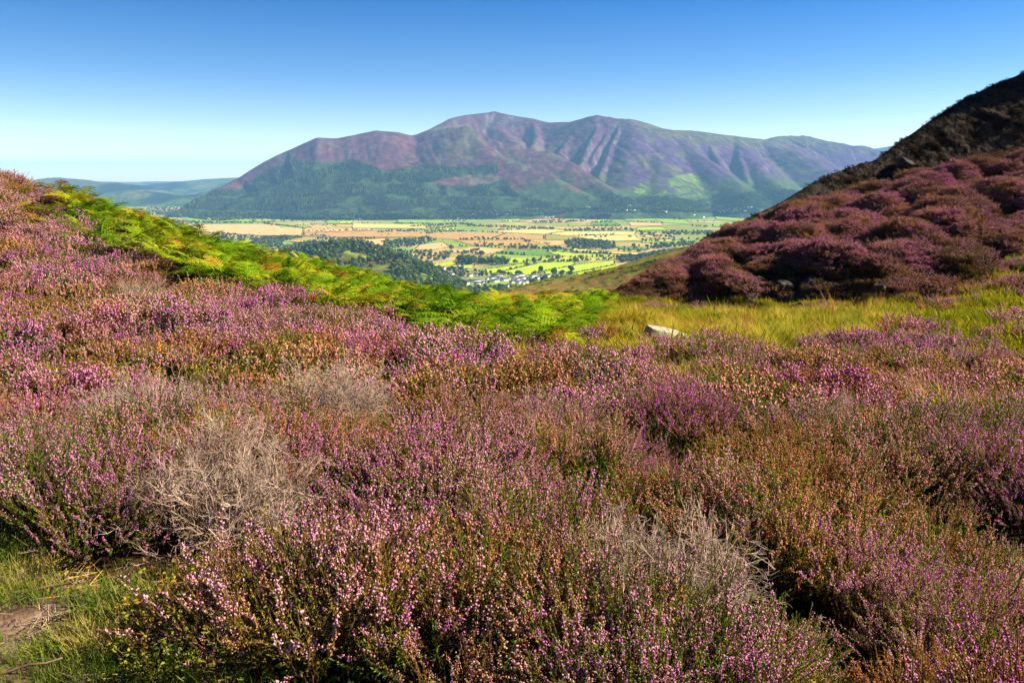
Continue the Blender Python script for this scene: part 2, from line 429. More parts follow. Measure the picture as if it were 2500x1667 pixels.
for k in range(8):
    p0, p1, p2, p3 = KR[max(k - 1, 0)], KR[k], KR[k + 1], KR[min(k + 2, 8)]
    for j in range(per[k]):
        HG.append(cr(p0, p1, p2, p3, j / per[k])); HT.append(k + j / per[k])
HG.append(KR[8]); HT.append(8.0)
HG = np.array(HG).transpose(1, 0, 2)     # s, t, xyz
HT = np.array(HT)
nT = HG.shape[1]
sx, sy, sz = HG[..., 0], HG[..., 1], HG[..., 2]
du = np.gradient(HG, axis=0); dv = np.gradient(HG, axis=1)
HN = np.cross(du, dv); HN /= np.linalg.norm(HN, axis=2, keepdims=True) + 1e-9
TT = np.broadcast_to(HT, sx.shape)
FIELD = np.abs(fbm(sx * 0.42 + sz * 0.25, sy * 0.34 - sz * .2, 21, 2, .35))
lumps = (1.5 * FIELD ** .9 - .25 + .35 * fbm(sx * 1.1, sy * .9 + sz, 23, 3)) * np.clip(np.minimum(TT - 1.0, 4.2 - TT) * 2, 0, 1) * (.15 + .85 * np.clip((np.linspace(1440, 3300, NS)[:, None] - 1580) / 320, 0, 1))
crag = (0.8 * np.abs(fbm(sx * 0.5 + sz * 0.8, sz * 0.9 + sy * 0.3, 31, 5, 0.6)) - 0.1) * np.clip(np.minimum(TT - 3.9, 6.0 - TT), 0, 1)
bankr = 0.3 * fbm(sx * 0.9, sz * 1.3, 41, 4) * ((TT > 1) & (TT < 2.1))
HG = HG + HN * (lumps + crag + bankr)[..., None]
u_, v_ = proj(HG[..., 0], HG[..., 1], HG[..., 2])
V = HG.reshape(-1, 3)
F = grid_faces(NS, nT)
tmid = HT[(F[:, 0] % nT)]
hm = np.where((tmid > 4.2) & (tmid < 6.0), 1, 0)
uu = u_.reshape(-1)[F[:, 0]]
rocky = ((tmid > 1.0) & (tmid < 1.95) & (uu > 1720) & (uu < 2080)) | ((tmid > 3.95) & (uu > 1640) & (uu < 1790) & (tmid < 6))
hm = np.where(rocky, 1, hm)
M['crag'] = ground('crag', [(0.3, '#15110e'), (0.45, '#201914'), (0.56, '#37322c'), (0.62, '#1c1611'), (0.75, '#262015')], 0.9, bump=0.5, bscale=1.6)  # rock colour darkened so the crag looks shaded
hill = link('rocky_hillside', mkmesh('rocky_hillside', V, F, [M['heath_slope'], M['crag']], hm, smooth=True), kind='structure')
HG4 = np.concatenate([HG, FIELD[..., None]], 2)
def hill_pts(n, t0, t1, s0=0.0, s1=1.0, fld=False):
    """random points (with area-true density) on the right hillside between two rows"""
    j0, j1 = np.searchsorted(HT, t0), np.searchsorted(HT, t1)
    A = HG4[int(s0 * (NS - 1)):int(s1 * (NS - 1)) + 1, j0:j1 + 1]
    a, b, c = A[:-1, :-1], A[1:, :-1], A[:-1, 1:]
    ar = np.linalg.norm(np.cross((b - a)[..., :3], (c - a)[..., :3]), axis=2).ravel()
    k = rng.choice(len(ar), n, p=ar / ar.sum())
    f, g = rng.random(n)[:, None], rng.random(n)[:, None]
    a, b, c = a.reshape(-1, 4)[k], b.reshape(-1, 4)[k], c.reshape(-1, 4)[k]
    p = a + (b - a) * f + (c - a) * g
    return p if fld else p[:, :3]

# ------------------------------------------------------------------ distant land
VZ = -300.0
def seg_dist(X, Y, pts):
    """distance to a 3D polyline seen from above, and its height there"""
    best = np.full(X.shape, 1e9); hz = np.zeros(X.shape)
    for a, b in zip(pts[:-1], pts[1:]):
        d = b[:2] - a[:2]; L2 = (d ** 2).sum() + 1e-9
        t = np.clip(((X - a[0]) * d[0] + (Y - a[1]) * d[1]) / L2, 0, 1)
        dist = np.hypot(X - a[0] - t * d[0], Y - a[1] - t * d[1])
        h = a[2] + t * (b[2] - a[2])
        m = dist < best
        best = np.where(m, dist, best); hz = np.where(m, h, hz)
    return best, hz
def ridge_field(X, Y, ridges, soft=14.0, warp=60):
    H = np.full(X.shape, -2000.0)
    wx = X + warp * fbm(X / 420, Y / 420, 61, 3); wy = Y + warp * fbm(X / 420, Y / 420, 71, 3)
    for pts, k, w in ridges:
        q = np.array([P(*p) for p in pts])
        d, h = seg_dist(wx, wy, q)
        f = h - k * (np.sqrt(d * d + w * w) - w)
        m = np.maximum(H, f); H = m + soft * np.log(np.exp((H - m) / soft) + np.exp((f - m) / soft)) - soft * 0.0
    return H
RIDGES = [
 ([(430, 522, 6300), (520, 470, 6700), (577, 439, 7000), (645, 395, 7150), (699, 368, 7250), (773, 336, 7300), (824, 338, 7350), (922, 319, 7450), (971, 323, 7550), (1009, 332, 7750)], .62, 40),
 ([(1009, 332, 7750), (1060, 315, 7700), (1139, 310, 7500)], .6, 60),
 ([(1139, 310, 7500), (1200, 338, 7350), (1270, 358, 7200), (1337, 368, 7050), (1392, 395, 6900), (1460, 441, 6600), (1498, 468, 6350)], .62, 60),
 ([(1139, 310, 7500), (1180, 350, 7150), (1223, 378, 6950), (1283, 403, 6750), (1340, 425, 6600), (1462, 490, 6250)], .6, 40),
 ([(1009, 335, 7750), (1063, 313, 8400), (1109, 287, 8800), (1139, 280, 9000), (1204, 273, 9200), (1237, 279, 9100), (1299, 290, 9000), (1340, 300, 8900), (1394, 298, 8700), (1435, 286, 8500), (1460, 281, 8400), (1517, 291, 8350), (1539, 291, 8300), (1585, 308, 8300), (1640, 318, 8400), (1682, 319, 8500), (1778, 331, 8800), (1854, 340, 9000), (1960, 362, 9300)], .6, 70),
 ([(1204, 273, 9200), (1225, 320, 8600), (1262, 352, 7900)], .62, 60),
 ([(1300, 291, 9000), (1310, 330, 8400), (1300, 358, 7800)], 1.0, 20),
 ([(1410, 294, 8650), (1395, 330, 8100), (1370, 368, 7700)], .98, 18),
 ([(1460, 281, 8400), (1449, 329, 7900), (1425, 390, 7400), (1410, 412, 7150)], 1.15, 14),
 ([(1490, 285, 8380), (1478, 330, 7950), (1450, 385, 7450)], 1.15, 14),
 ([(1520, 291, 8340), (1503, 330, 7900), (1480, 395, 7300), (1462, 430, 7050)], 1.05, 18),
 ([(1545, 293, 8300), (1545, 350, 7600), (1535, 420, 7000), (1515, 472, 6500)], .5, 90),
 ([(1570, 301, 8300), (1590, 345, 7800), (1610, 400, 7200), (1620, 450, 6800), (1630, 495, 6350)], .5, 120),
 ([(1633, 318, 8400), (1685, 366, 7800), (1745, 402, 7300), (1800, 448, 6900), (1830, 482, 6500)], .6, 60),
 ([(1712, 326, 8600), (1742, 370, 8000), (1764, 410, 7500)], 1.0, 20),
 ([(1790, 333, 8800), (1825, 372, 8100), (1860, 420, 7400), (1900, 452, 7000), (1960, 475, 6600)], .62, 60),
 ([(1800, 336, 8800), (1808, 380, 8000), (1822, 430, 7300)], 1.05, 18),
 ([(1854, 340, 9000), (1940, 372, 8500), (2020, 412, 7900), (2100, 452, 7400), (2200, 480, 7000)], .5, 90),
 ([(1854, 345, 9500), (1900, 332, 10000), (1963, 331, 10000), (2022, 344, 9900), (2104, 359, 9800), (2164, 370, 9700), (2300, 395, 9500)], .5, 120),
 ([(931, 382, 6800), (860, 396, 6750), (740, 432, 6650), (620, 472, 6500)], .5, 60),
 ([(931, 382, 6800), (1000, 402, 6700), (1110, 432, 6600), (1220, 472, 6400), (1300, 507, 6250)], .5, 60),
 ([(931, 382, 6800), (930, 440, 6450), (930, 505, 6200)], .5, 60),
]
MS = 15.0
mx_ = np.arange(-4300, 6800, MS); my_ = np.arange(5900, 11200, MS)
X, Y = np.meshgrid(mx_, my_, indexing='ij')
H = ridge_field(X, Y, RIDGES, 7.0, 26)
dcrest = np.minimum(seg_dist(X, Y, np.array([P(*p) for p in RIDGES[0][0]]))[0], seg_dist(X, Y, np.array([P(*p) for p in RIDGES[4][0]]))[0])
rel = np.clip((H + 300) / 500, 0, 1)
H = H + rel * np.clip(dcrest / 260, .12, 1) * (26 * fbm(X / 420, Y / 420, 83, 3) + 13 * fbm(X / 170, Y / 170, 81, 4, 0.55) - 20 * np.abs(fbm((X + Y * .25) / 75, Y / 420, 91, 3)))
H = np.maximum(H, -330)
MH = H
def mountain_z(x, y):
    fx = np.clip((x - mx_[0]) / MS, 0, len(mx_) - 2.001); fy = np.clip((y - my_[0]) / MS, 0, len(my_) - 2.001)
    i, j = fx.astype(int), fy.astype(int); a, b = fx - i, fy - j
    return (MH[i, j] * (1 - a) + MH[i + 1, j] * a) * (1 - b) + (MH[i, j + 1] * (1 - a) + MH[i + 1, j + 1] * a) * b
mu, mv = proj(X, Y, H)
gX, gY = np.gradient(H, MS)
slope = np.hypot(gX, gY)
C = {k: np.array(lin(v)) for k, v in dict(heather='#5e3a48', purple='#4e3a62', grass='#5d6038', scree='#6c6569', low='#455a30', forest='#1f3020', pink='#674648', rock='#7c726c', field='#5c7036', tan='#776a54', bright='#6d8038', dkgreen='#4f6430').items()}
def mixc(base, c, w):
    return base * (1 - w[..., None]) + c * w[..., None]
n1 = fbm(X / 350, Y / 350, 101, 5, .6); n2 = fbm(X / 120, Y / 120, 111, 4, .6)
sm = lambda a, b, t: np.clip((t - a) / (b - a), 0, 1) ** 2 * (3 - 2 * np.clip((t - a) / (b - a), 0, 1))
col = np.broadcast_to(C['heather'], X.shape + (3,)).copy()
col = mixc(col, C['purple'], sm(1350, 1600, mu) * .8)
col = mixc(col, C['low'], sm(60, -120, H + 130 * n1) * sm(1000, 1250, mu))
topband = sm(-90, 40, H - np.interp(mu, [500, 900, 1010, 1140, 1200, 1350, 1460, 1560, 1700, 1850, 2000, 2200], [600, 600, 520, 350, 740, 640, 640, 500, 370, 360, 430, 430]) + 90 * n1)
col = mixc(col, C['grass'], topband * .75 * (sm(1490, 1600, mu) + .8 * inpoly(mu, mv, [(1030, 330), (1060, 308), (1140, 304), (1215, 330), (1190, 345), (1110, 325)])).clip(0, 1))
scr = sm(.05, .4, n2 + .5 * n1) * sm(.45, .65, slope) * ((mu > 1130) & (mu < 1530) & (mv < 400))
col = mixc(col, C['scree'], scr * .85)
col = mixc(col, C['scree'], sm(.15, .5, n2) * sm(.4, .6, slope) * (mu < 1000) * (mv < 375) * .7)
col = mixc(col, C['pink'], inpoly(mu, mv, [(1190, 325), (1300, 355), (1500, 468), (1450, 455), (1290, 405), (1230, 370)]) * .9)
col = mixc(col, C['rock'], sm(.2, .45, n2) * inpoly(mu, mv, [(1200, 375), (1290, 400), (1420, 470), (1300, 470), (1240, 420)]) * .7)
n3 = fbm(X / 30 + n2, Y / 380, 115, 4, .6)
col = mixc(col, C['scree'] * 1.25, sm(.25, .5, n3) * sm(.4, .6, slope) * (mv < 420) * .75)
col = mixc(col, C['grass'], sm(.2, .45, -n3) * sm(.2, .5, n1) * .6)
col = mixc(col, np.array(lin('#63603a')), sm(.1, .45, n2 + .6 * fbm(X / 700, Y / 700, 119, 3)) * .7 * (H > -120))
col = mixc(col, np.array(lin('#6e4644')), sm(.15, .5, fbm(X / 260, Y / 260, 117, 4)) * .6 * (mu < 1420))
F4 = lambda q: [(1560 + a / 3.675, 280 + b / 3.675) for a, b in q]
for poly, c in [(F4([(310, 560), (480, 525), (530, 560), (600, 620), (670, 680), (570, 688), (470, 610)]), 'bright'), (F4([(110, 730), (250, 680), (240, 740), (150, 768)]), 'bright'), (F4([(0, 608), (100, 655), (60, 668), (0, 640)]), 'field'), (F4([(-40, 650), (50, 675), (40, 715), (-40, 700)]), 'bright'),
                (F4([(345, 675), (440, 638), (465, 690), (355, 718)]), 'field'), (F4([(595, 690), (700, 680), (745, 708), (640, 720)]), 'bright'), (F4([(340, 742), (550, 708), (590, 738), (350, 748)]), 'field'), (F4([(262, 595), (300, 568), (450, 618), (420, 640), (280, 655)]), 'field'), (F4([(20, 800), (90, 765), (100, 775), (40, 810)]), 'tan'),
                ([(1144, 430), (1190, 420), (1223, 435), (1226, 449), (1150, 450)], 'tan'), ([(1040, 445), (1110, 432), (1140, 447), (1080, 456)], 'pink'),
                ([(1290, 470), (1380, 460), (1470, 492), (1440, 505), (1350, 500)], 'low'), ([(675, 490), (730, 473), (740, 476), (690, 492)], 'low')]:
    col = mixc(col, C[c], inpoly(mu + 3 * n2, mv + 1.5 * n2, poly) * .95)
FOREST = [(380, 532), (449, 495), (522, 465), (590, 459), (626, 435), (658, 410), (726, 394), (808, 396), (863, 391), (900, 405), (950, 418), (1000, 410), (1040, 400), (1109, 408), (1177, 405), (1218, 408), (1218, 424),
          (1150, 426), (1100, 434), (1050, 446), (1100, 458), (1190, 452), (1226, 438), (1245, 440), (1240, 457), (1272, 481), (1346, 495), (1351, 508), (1283, 508), (1190, 540), (380, 540)]
FOREST_B = [(1460, 500), (1490, 470), (1520, 482), (1570, 480), (1640, 478), (1700, 490), (1760, 482), (1830, 470), (1900, 462), (2000, 470), (2000, 520), (1460, 520)]
fm = inpoly(mu, mv, FOREST) | inpoly(mu, mv, FOREST_B)
ride = (np.abs((H + 40 * n1) % 95 - 45) < 7) & (n2 > -.15)
col = mixc(col, C['forest'], fm * .9)
col = mixc(col, C['low'], (fm & (ride | (fbm(X / 130, Y / 130, 321, 3) < -.24))) * .8)
V = np.stack([X, Y, H], -1).reshape(-1, 3)
mount = link('mountain', mkmesh('mountain', V, grid_faces(len(mx_), len(my_)), [M['terrain']], smooth=True, cols=col.reshape(-1, 3)), kind='structure')

# far hills on the left, and one beyond on the right
FAR = [
 ([(-200, 470, 10500), (73, 441, 10800), (139, 433, 11000), (204, 439, 11000), (260, 445, 10800), (324, 453, 10500), (400, 470, 9800)], .3, 200),
 ([(324, 455, 12500), (403, 446, 12800), (490, 437, 13000), (585, 434, 13000), (800, 430, 13000)], .22, 200),
 ([(230, 485, 9000), (300, 468, 9200), (370, 466, 9200), (440, 480, 9000)], .35, 150),
 ([(450, 480, 9800), (520, 462, 9900), (600, 455, 10000)], .3, 150),
 ([(100, 444, 19000), (313, 444, 19000), (435, 443, 19000), (700, 444, 19000)], .2, 300),
]
fx_ = np.arange(-14000, 1500, 70.0); fy_ = np.arange(7600, 20500, 90.0)
X, Y = np.meshgrid(fx_, fy_, indexing='ij')
H = np.maximum(ridge_field(X, Y, FAR, 18) + 14 * fbm(X / 500, Y / 500, 121, 4), -325)
fu, fv = proj(X, Y, H)
n1 = fbm(X / 700, Y / 700, 131, 4); n2 = fbm(X / 260, Y / 200, 141, 3)
col = np.broadcast_to(C['dkgreen'], X.shape + (3,)).copy()
col = mixc(col, C['field'], sm(0.0, .35, n2)); col = mixc(col, C['tan'], sm(.3, .5, n2 - n1 * .5) * .8)
col = mixc(col, C['heather'], sm(-160, 10, H + 80 * n1) * (Y < 12000) * .7)
col = mixc(col, C['forest'], sm(.05, .3, n1 - n2) * (H < -60) * .9)
V = np.stack([X, Y, H], -1).reshape(-1, 3)
link('far_hills', mkmesh('far_hills', V, grid_faces(len(fx_), len(fy_)), [M['terrain']], smooth=True, cols=col.reshape(-1, 3)), kind='structure')
fx2 = np.arange(4500, 11000, 90.0); fy2 = np.arange(12000, 16000, 90.0)
X, Y = np.meshgrid(fx2, fy2, indexing='ij')
H = np.maximum(ridge_field(X, Y, [([(2050, 380, 13800), (2142, 362, 14000), (2200, 353, 14000), (2400, 345, 14000)], .35, 200)], 18), -320)
col = np.broadcast_to(C['grass'] * .7 + C['purple'] * .3, X.shape + (3,))
V = np.stack([X, Y, H], -1).reshape(-1, 3)
link('distant_hill', mkmesh('distant_hill', V, grid_faces(len(fx2), len(fy2)), [M['terrain']], smooth=True, cols=col.reshape(-1, 3)), kind='structure')

# valley floor: one sheet to the horizon, with the foot of the near hill
def spread(lo, hi, n, p=2.2):
    t = np.linspace(-1, 1, n)
    s = np.sign(t) * np.abs(t) ** p
    return np.where(s < 0, -s * lo, s * hi)
vx = spread(-26000, 26000, 200); vy = np.concatenate([np.linspace(-6000, -200, 20), np.linspace(-150, 7000, 230), np.linspace(7200, 42000, 30)])
X, Y = np.meshgrid(vx, vy, indexing='ij')
R = np.hypot(X - 5, Y - 10)
H = np.full(X.shape, VZ)
H = np.maximum(H, np.minimum(-22, -22 - .42 * (R - 60)))
n1 = fbm(X / 260, Y / 260, 151, 4); n2 = fbm(X / 90, Y / 90, 161, 3)
vc = {k: np.array(lin(v)) for k, v in dict(tan='#b0945a', olive='#7c803a', green='#7a9434', dk='#5c6a2e').items()}
col = np.broadcast_to(vc['olive'], X.shape + (3,)).copy()
col = mixc(col, vc['tan'], sm(.0, .3, n1 - .25 * sm(200, 1200, X) + .1)); col = mixc(col, vc['green'], sm(.05, .3, -n1)); col = mixc(col, vc['dk'], sm(.1, .5, n2) * .5)
V = np.stack([X, Y, H], -1).reshape(-1, 3)
link('valley_floor', mkmesh('valley_floor', V, grid_faces(len(vx), len(vy)), [M['valley']], smooth=True, cols=col.reshape(-1, 3)), kind='structure')

# the wooded knoll standing in the valley
KN = [([(640, 640, 2250), (700, 622, 2250), (760, 606, 2250), (823, 600, 2250), (880, 607, 2230), (930, 628, 2180), (1000, 655, 2100), (1060, 690, 2000)], .55, 60),
      ([(823, 600, 2250), (850, 640, 2050), (880, 690, 1850)], .5, 80), ([(930, 628, 2180), (950, 670, 1950), (960, 700, 1850)], .5, 80), ([(760, 606, 2250), (740, 650, 2050), (720, 690, 1900)], .5, 60)]
kx = np.arange(-950, 250, 11.0); ky = np.arange(1500, 2700, 11.0)
X, Y = np.meshgrid(kx, ky, indexing='ij')
KH = np.maximum(ridge_field(X / 1.0, Y / 1.0, KN, 8) + 5 * fbm(X / 70, Y / 70, 171, 4) - 4, -306)
def knoll_z(x, y):
    fx = np.clip((x - kx[0]) / 11, 0, len(kx) - 2.001); fy = np.clip((y - ky[0]) / 11, 0, len(ky) - 2.001)
    i, j = fx.astype(int), fy.astype(int); a, b = fx - i, fy - j
    return (KH[i, j] * (1 - a) + KH[i + 1, j] * a) * (1 - b) + (KH[i, j + 1] * (1 - a) + KH[i + 1, j + 1] * a) * b
n1 = fbm(X / 60, Y / 60, 181, 4); n2 = fbm(X / 25, Y / 25, 185, 3)
col = np.broadcast_to(np.array(lin('#5d6a28')), X.shape + (3,)).copy()
col = mixc(col, np.array(lin('#66532b')), sm(0, .4, n1)); col = mixc(col, np.array(lin('#7f8c2c')), sm(.1, .4, n2 - n1))
V = np.stack([X, Y, KH], -1).reshape(-1, 3)
link('wooded_knoll', mkmesh('wooded_knoll', V, grid_faces(len(kx), len(ky)), [M['terrain']], smooth=True, cols=col.reshape(-1, 3)), kind='structure')

# the brown-green spur of the near fell
sr = [(1150, 735, 720), (1232, 713, 740), (1308, 699, 760), (1400, 684, 760), (1464, 671, 750), (1549, 650, 740), (1613, 628, 730), (1685, 612, 720), (1800, 585, 700), (2000, 540, 680), (2400, 480, 650)]
top = np.array([P(*p) for p in sr]); n = 150
t = np.linspace(0, len(sr) - 1, n); top = np.stack([np.interp(t, np.arange(len(sr)), top[:, k]) for k in range(3)], 1)
top = smooth_row(top, 6)
rws = []
for k, (dy, dz) in enumerate([(500, -190), (250, -60), (120, -14), (50, -3), (0, 0), (-60, -6), (-130, -19), (-220, -42), (-320, -80), (-420, -130), (-520, -190)]):
    r = top.copy(); r[:, 1] += dy; r[:, 2] += dz; rws.append(r)
SG = np.array(rws)
fine = []
for k in range(len(SG) - 1):
    for j in range(8):
        f = j / 8; fine.append(SG[k] * (1 - f) + SG[k + 1] * f)
fine.append(SG[-1]); SG = np.array(fine).transpose(1, 0, 2)
SG[..., 2] += 2.2 * fbm(SG[..., 0] / 45, SG[..., 1] / 45, 191, 4)
link('fell_spur', mkmesh('fell_spur', SG.reshape(-1, 3), grid_faces(SG.shape[0], SG.shape[1]), [M['spur']], smooth=True), kind='structure')

SPUR = SG
# fields, each a sheet of its own a little above the valley floor
CR = {'2': (400, 250, 3.675), '3': (1000, 250, 3.675), '4': (1560, 280, 3.675), '5': (600, 500, 4.704), '6': (1000, 500, 4.704), '7': (1400, 480, 4.704)}
def px(c, p):
    o = CR[c]; return (o[0] + p[0] / o[2], o[1] + p[1] / o[2])
FIELDS = [
 ('6', 'lime', [(715, 770), (1310, 678), (1380, 690), (1000, 783), (900, 790)]), ('6', 'lime', [(1005, 786), (1500, 667), (1880, 655), (1900, 690), (1540, 765), (1400, 805), (1080, 800)]),
 ('6', 'lime', [(1545, 768), (1905, 692), (2352, 640), (2352, 688), (1865, 782), (1560, 800)]), ('6', 'lime', [(1870, 790), (2352, 696), (2600, 690), (2352, 800), (2000, 815)]),
 ('6', 'lime', [(780, 612), (980, 603), (1500, 615), (1500, 645), (1240, 670), (800, 650)]), ('6', 'lime', [(1510, 615), (2352, 602), (2352, 630), (1560, 658), (1510, 650)]),
 ('6', 'dark', [(970, 560), (1130, 517), (1560, 537), (1690, 585), (1330, 582)]), ('6', 'green', [(840, 600), (985, 566), (1330, 586), (1640, 590), (1500, 609), (980, 600)]),
 ('6', 'lime', [(1570, 537), (1900, 555), (2352, 580), (2352, 597), (1700, 592)]), ('6', 'lime', [(250, 690), (560, 635), (550, 688), (300, 720)]), ('6', 'lime', [(560, 692), (740, 690), (730, 730), (590, 730)]),
 ('6', 'tan', [(440, 550), (740, 482), (1090, 510), (960, 555), (840, 575), (700, 560)]), ('6', 'tan', [(560, 608), (700, 575), (840, 580), (760, 605)]),
 ('6', 'bog', [(0, 312), (700, 310), (1100, 330), (900, 400), (500, 400), (0, 350)]), ('6', 'bog', [(720, 470), (520, 410), (900, 405), (1300, 400), (1500, 440), (1400, 470)]), ('6', 'bog', [(1110, 330), (1540, 350), (1540, 400), (1320, 398), (920, 402)]),
 ('6', 'straw', [(1000, 298), (1600, 276), (1800, 300), (1560, 335), (1000, 310)]), ('6', 'straw', [(1810, 305), (2352, 312), (2352, 352), (1930, 365), (1600, 335)]), ('6', 'olive', [(1560, 345), (1930, 368), (1900, 410), (1560, 400)]),
 ('6', 'tan', [(120, 460), (380, 430), (460, 480), (300, 520), (60, 510)]),
 ('6', 'green', [(0, 165), (380, 172), (640, 182), (600, 200), (0, 208)]), ('6', 'green', [(700, 122), (890, 120), (890, 150), (700, 150)]), ('6', 'tan', [(1280, 192), (1440, 167), (1760, 157), (1760, 178), (1400, 203)]),
 ('6', 'green', [(1765, 153), (2130, 142), (2140, 158), (1780, 172)]), ('6', 'green', [(1820, 226), (2030, 217), (2055, 240), (1830, 245)]), ('6', 'dark', [(2055, 210), (2352, 201), (2420, 243), (2080, 245)]),
 ('6', 'green', [(1730, 80), (1850, 72), (1860, 110), (1740, 130)]), ('6', 'green', [(1900, 52), (2220, 42), (2200, 110), (1960, 130)]), ('6', 'lime', [(0, 240), (280, 225), (270, 245), (0, 260)]), ('6', 'lime', [(250, 280), (540, 258), (530, 290), (250, 300)]),
 ('6', 'lime', [(1030, 180), (1270, 165), (1260, 200), (1040, 195)]), ('6', 'tan', [(1275, 122), (1360, 117), (1350, 148), (1275, 150)]), ('6', 'tan', [(1560, 425), (1780, 425), (1790, 460), (1600, 465)]),
 ('7', 'green', [(430, 182), (700, 167), (820, 190), (760, 233), (425, 233)]), ('7', 'green', [(490, 240), (900, 237), (955, 278), (640, 288)]), ('7', 'tan', [(632, 291), (1030, 312), (1000, 330), (662, 335)]),
 ('7', 'green', [(770, 170), (1050, 182), (1290, 240), (1290, 262), (830, 195)]), ('7', 'green', [(840, 203), (1290, 270), (1360, 320), (1050, 300), (960, 275), (905, 235)]), ('7', 'lime', [(260, 270), (370, 262), (380, 290), (260, 292)]),
 ('7', 'straw', [(0, 402), (440, 400), (720, 407), (700, 440), (0, 440)]), ('7', 'straw', [(0, 446), (700, 445), (760, 500), (500, 508), (200, 490)]), ('7', 'straw', [(770, 440), (1150, 470), (1150, 480), (800, 460)]), ('7', 'lime', [(780, 505), (1150, 490), (1160, 515), (800, 525)]),
 ('7', 'tan', [(0, 346), (650, 347), (640, 370), (0, 372)]), ('7', 'lime', [(1600, 182), (1900, 182), (2050, 200), (1950, 240), (1620, 220)]), ('7', 'green', [(1620, 226), (1900, 250), (1860, 275), (1640, 262)]), ('7', 'green', [(1600, 310), (1850, 283), (1830, 340), (1600, 345)]),
 ('7', 'dark', [(430, 562), (880, 592), (860, 612), (560, 600)]), ('7', 'straw', [(0, 587), (170, 607), (160, 630), (0, 620)]), ('7', 'straw', [(200, 620), (420, 635), (760, 650), (740, 665), (200, 640)]), ('7', 'lime', [(730, 360), (1000, 350), (1100, 380), (730, 385)]),
 ('2', 'green', [(150, 1032), (400, 1003), (700, 1050), (560, 1075), (300, 1080)]), ('2', 'green', [(710, 1050), (1000, 1052), (1000, 1068), (600, 1076)]), ('2', 'green', [(0, 1020), (130, 1012), (120, 1060), (0, 1050)]),
 ('2', 'tan', [(60, 1095), (900, 1092), (1250, 1132), (1230, 1190), (900, 1193), (300, 1160)]), ('2', 'bog', [(1260, 1170), (1900, 1152), (2352, 1162), (2352, 1208), (1500, 1208), (1240, 1195)]), ('2', 'tan', [(1270, 1133), (1890, 1130), (1880, 1148), (1270, 1165)]),
 ('2', 'green', [(1040, 1102), (1260, 1102), (1300, 1125), (1040, 1125)]), ('2', 'green', [(1450, 1060), (1580, 1057), (1570, 1085), (1470, 1085)]), ('2', 'green', [(2100, 1052), (2352, 1042), (2352, 1080), (2100, 1080)]), ('2', 'straw', [(1700, 1087), (2352, 1100), (2352, 1128), (1700, 1126)]),
 ('2', 'lime', [(1580, 1060), (1700, 1060), (1700, 1085), (1580, 1085)]), ('2', 'lime', [(590, 1262), (800, 1232), (800, 1270), (700, 1290)]), ('2', 'tan', [(1080, 1240), (1420, 1235), (1300, 1262)]), ('2', 'tan', [(800, 1332), (1050, 1312), (1040, 1340), (850, 1348)]), ('2', 'tan', [(1680, 1240), (1980, 1222), (2040, 1270), (1900, 1300)]),
 ('2', 'green', [(0, 925), (120, 918), (160, 935), (0, 950)]), ('2', 'olive', [(540, 985), (640, 965), (760, 945), (700, 975), (590, 1010)]),
]
for i, (c, kind, poly) in enumerate(FIELDS):
    pts = [onplane(*px(c, p), VZ + 0.5 + 0.06 * i) for p in poly]
    q = []
    for a, b2 in zip(pts, pts[1:] + pts[:1]):      # uneven edges
        for f in (0, .25, .5, .75):
            w = a + (b2 - a) * f
            q.append(w + (np.r_[rng.normal(0, 4, 2), 0] if f else 0))
    me = bpy.data.meshes.new('field'); me.from_pydata([tuple(w) for w in q], [], [tuple(range(len(q)))]); me.materials.append(FM[kind])
    link('field', me, kind='structure')
lk = [onplane(*px('2', p), VZ + 0.45) for p in [(90, 1095), (250, 1092), (420, 1110), (390, 1128), (230, 1138), (130, 1120)]]
me = bpy.data.meshes.new('lake'); me.from_pydata([tuple(w) for w in lk], [], [tuple(range(len(lk)))]); me.materials.append(M['water'])
link('lake', me, kind='structure')

# ------------------------------------------------------------------ models (unlinked; shared by copies and by the ground-cover scatters)
class Geo:
    def __init__(s): s.V, s.F, s.M, s.n = [], [], [], 0
    def add(s, V, F, m):
        V = np.asarray(V, float).reshape(-1, 3); F = np.asarray(F, int).reshape(-1, 3)
        s.V.append(V); s.F.append(F + s.n); s.M.append(np.full(len(F), m)); s.n += len(V)
    def arr(s):
        return np.concatenate(s.V), np.concatenate(s.F), np.concatenate(s.M)
    def mesh(s, name, mats, only=None):
        V, F, m = s.arr()
        if only is not None:
            k = np.isin(m, only); F, m = F[k], m[k]
            us, inv = np.unique(F, return_inverse=True); V, F = V[us], inv.reshape(-1, 3)
            mats = [mats[i] for i in only]; m = np.array([only.index(i) for i in m])
        return mkmesh(name, V, F, mats, m)

def frame(d):
    d = d / (np.linalg.norm(d) + 1e-9)
    a = np.cross(d, [0, 0, 1.0]);
    if np.linalg.norm(a) < 1e-3: a = np.array([1.0, 0, 0])
    a /= np.linalg.norm(a)
    return d, a, np.cross(d, a)

def tube(g, pts, r0, r1, m, sides=3):
    pts = np.asarray(pts, float); n = len(pts)
    rings = []
    for i in range(n):
        d = pts[min(i + 1, n - 1)] - pts[max(i - 1, 0)]
        _, a, b = frame(d)
        r = r0 + (r1 - r0) * i / (n - 1)
        for k in range(sides):
            t = 2 * math.pi * k / sides
            rings.append(pts[i] + r * (math.cos(t) * a + math.sin(t) * b))
    F = []
    for i in range(n - 1):
        for k in range(sides):
            a0, a1 = i * sides + k, i * sides + (k + 1) % sides
            F += [(a0, a1, a1 + sides), (a0, a1 + sides, a0 + sides)]
    g.add(rings, F, m)

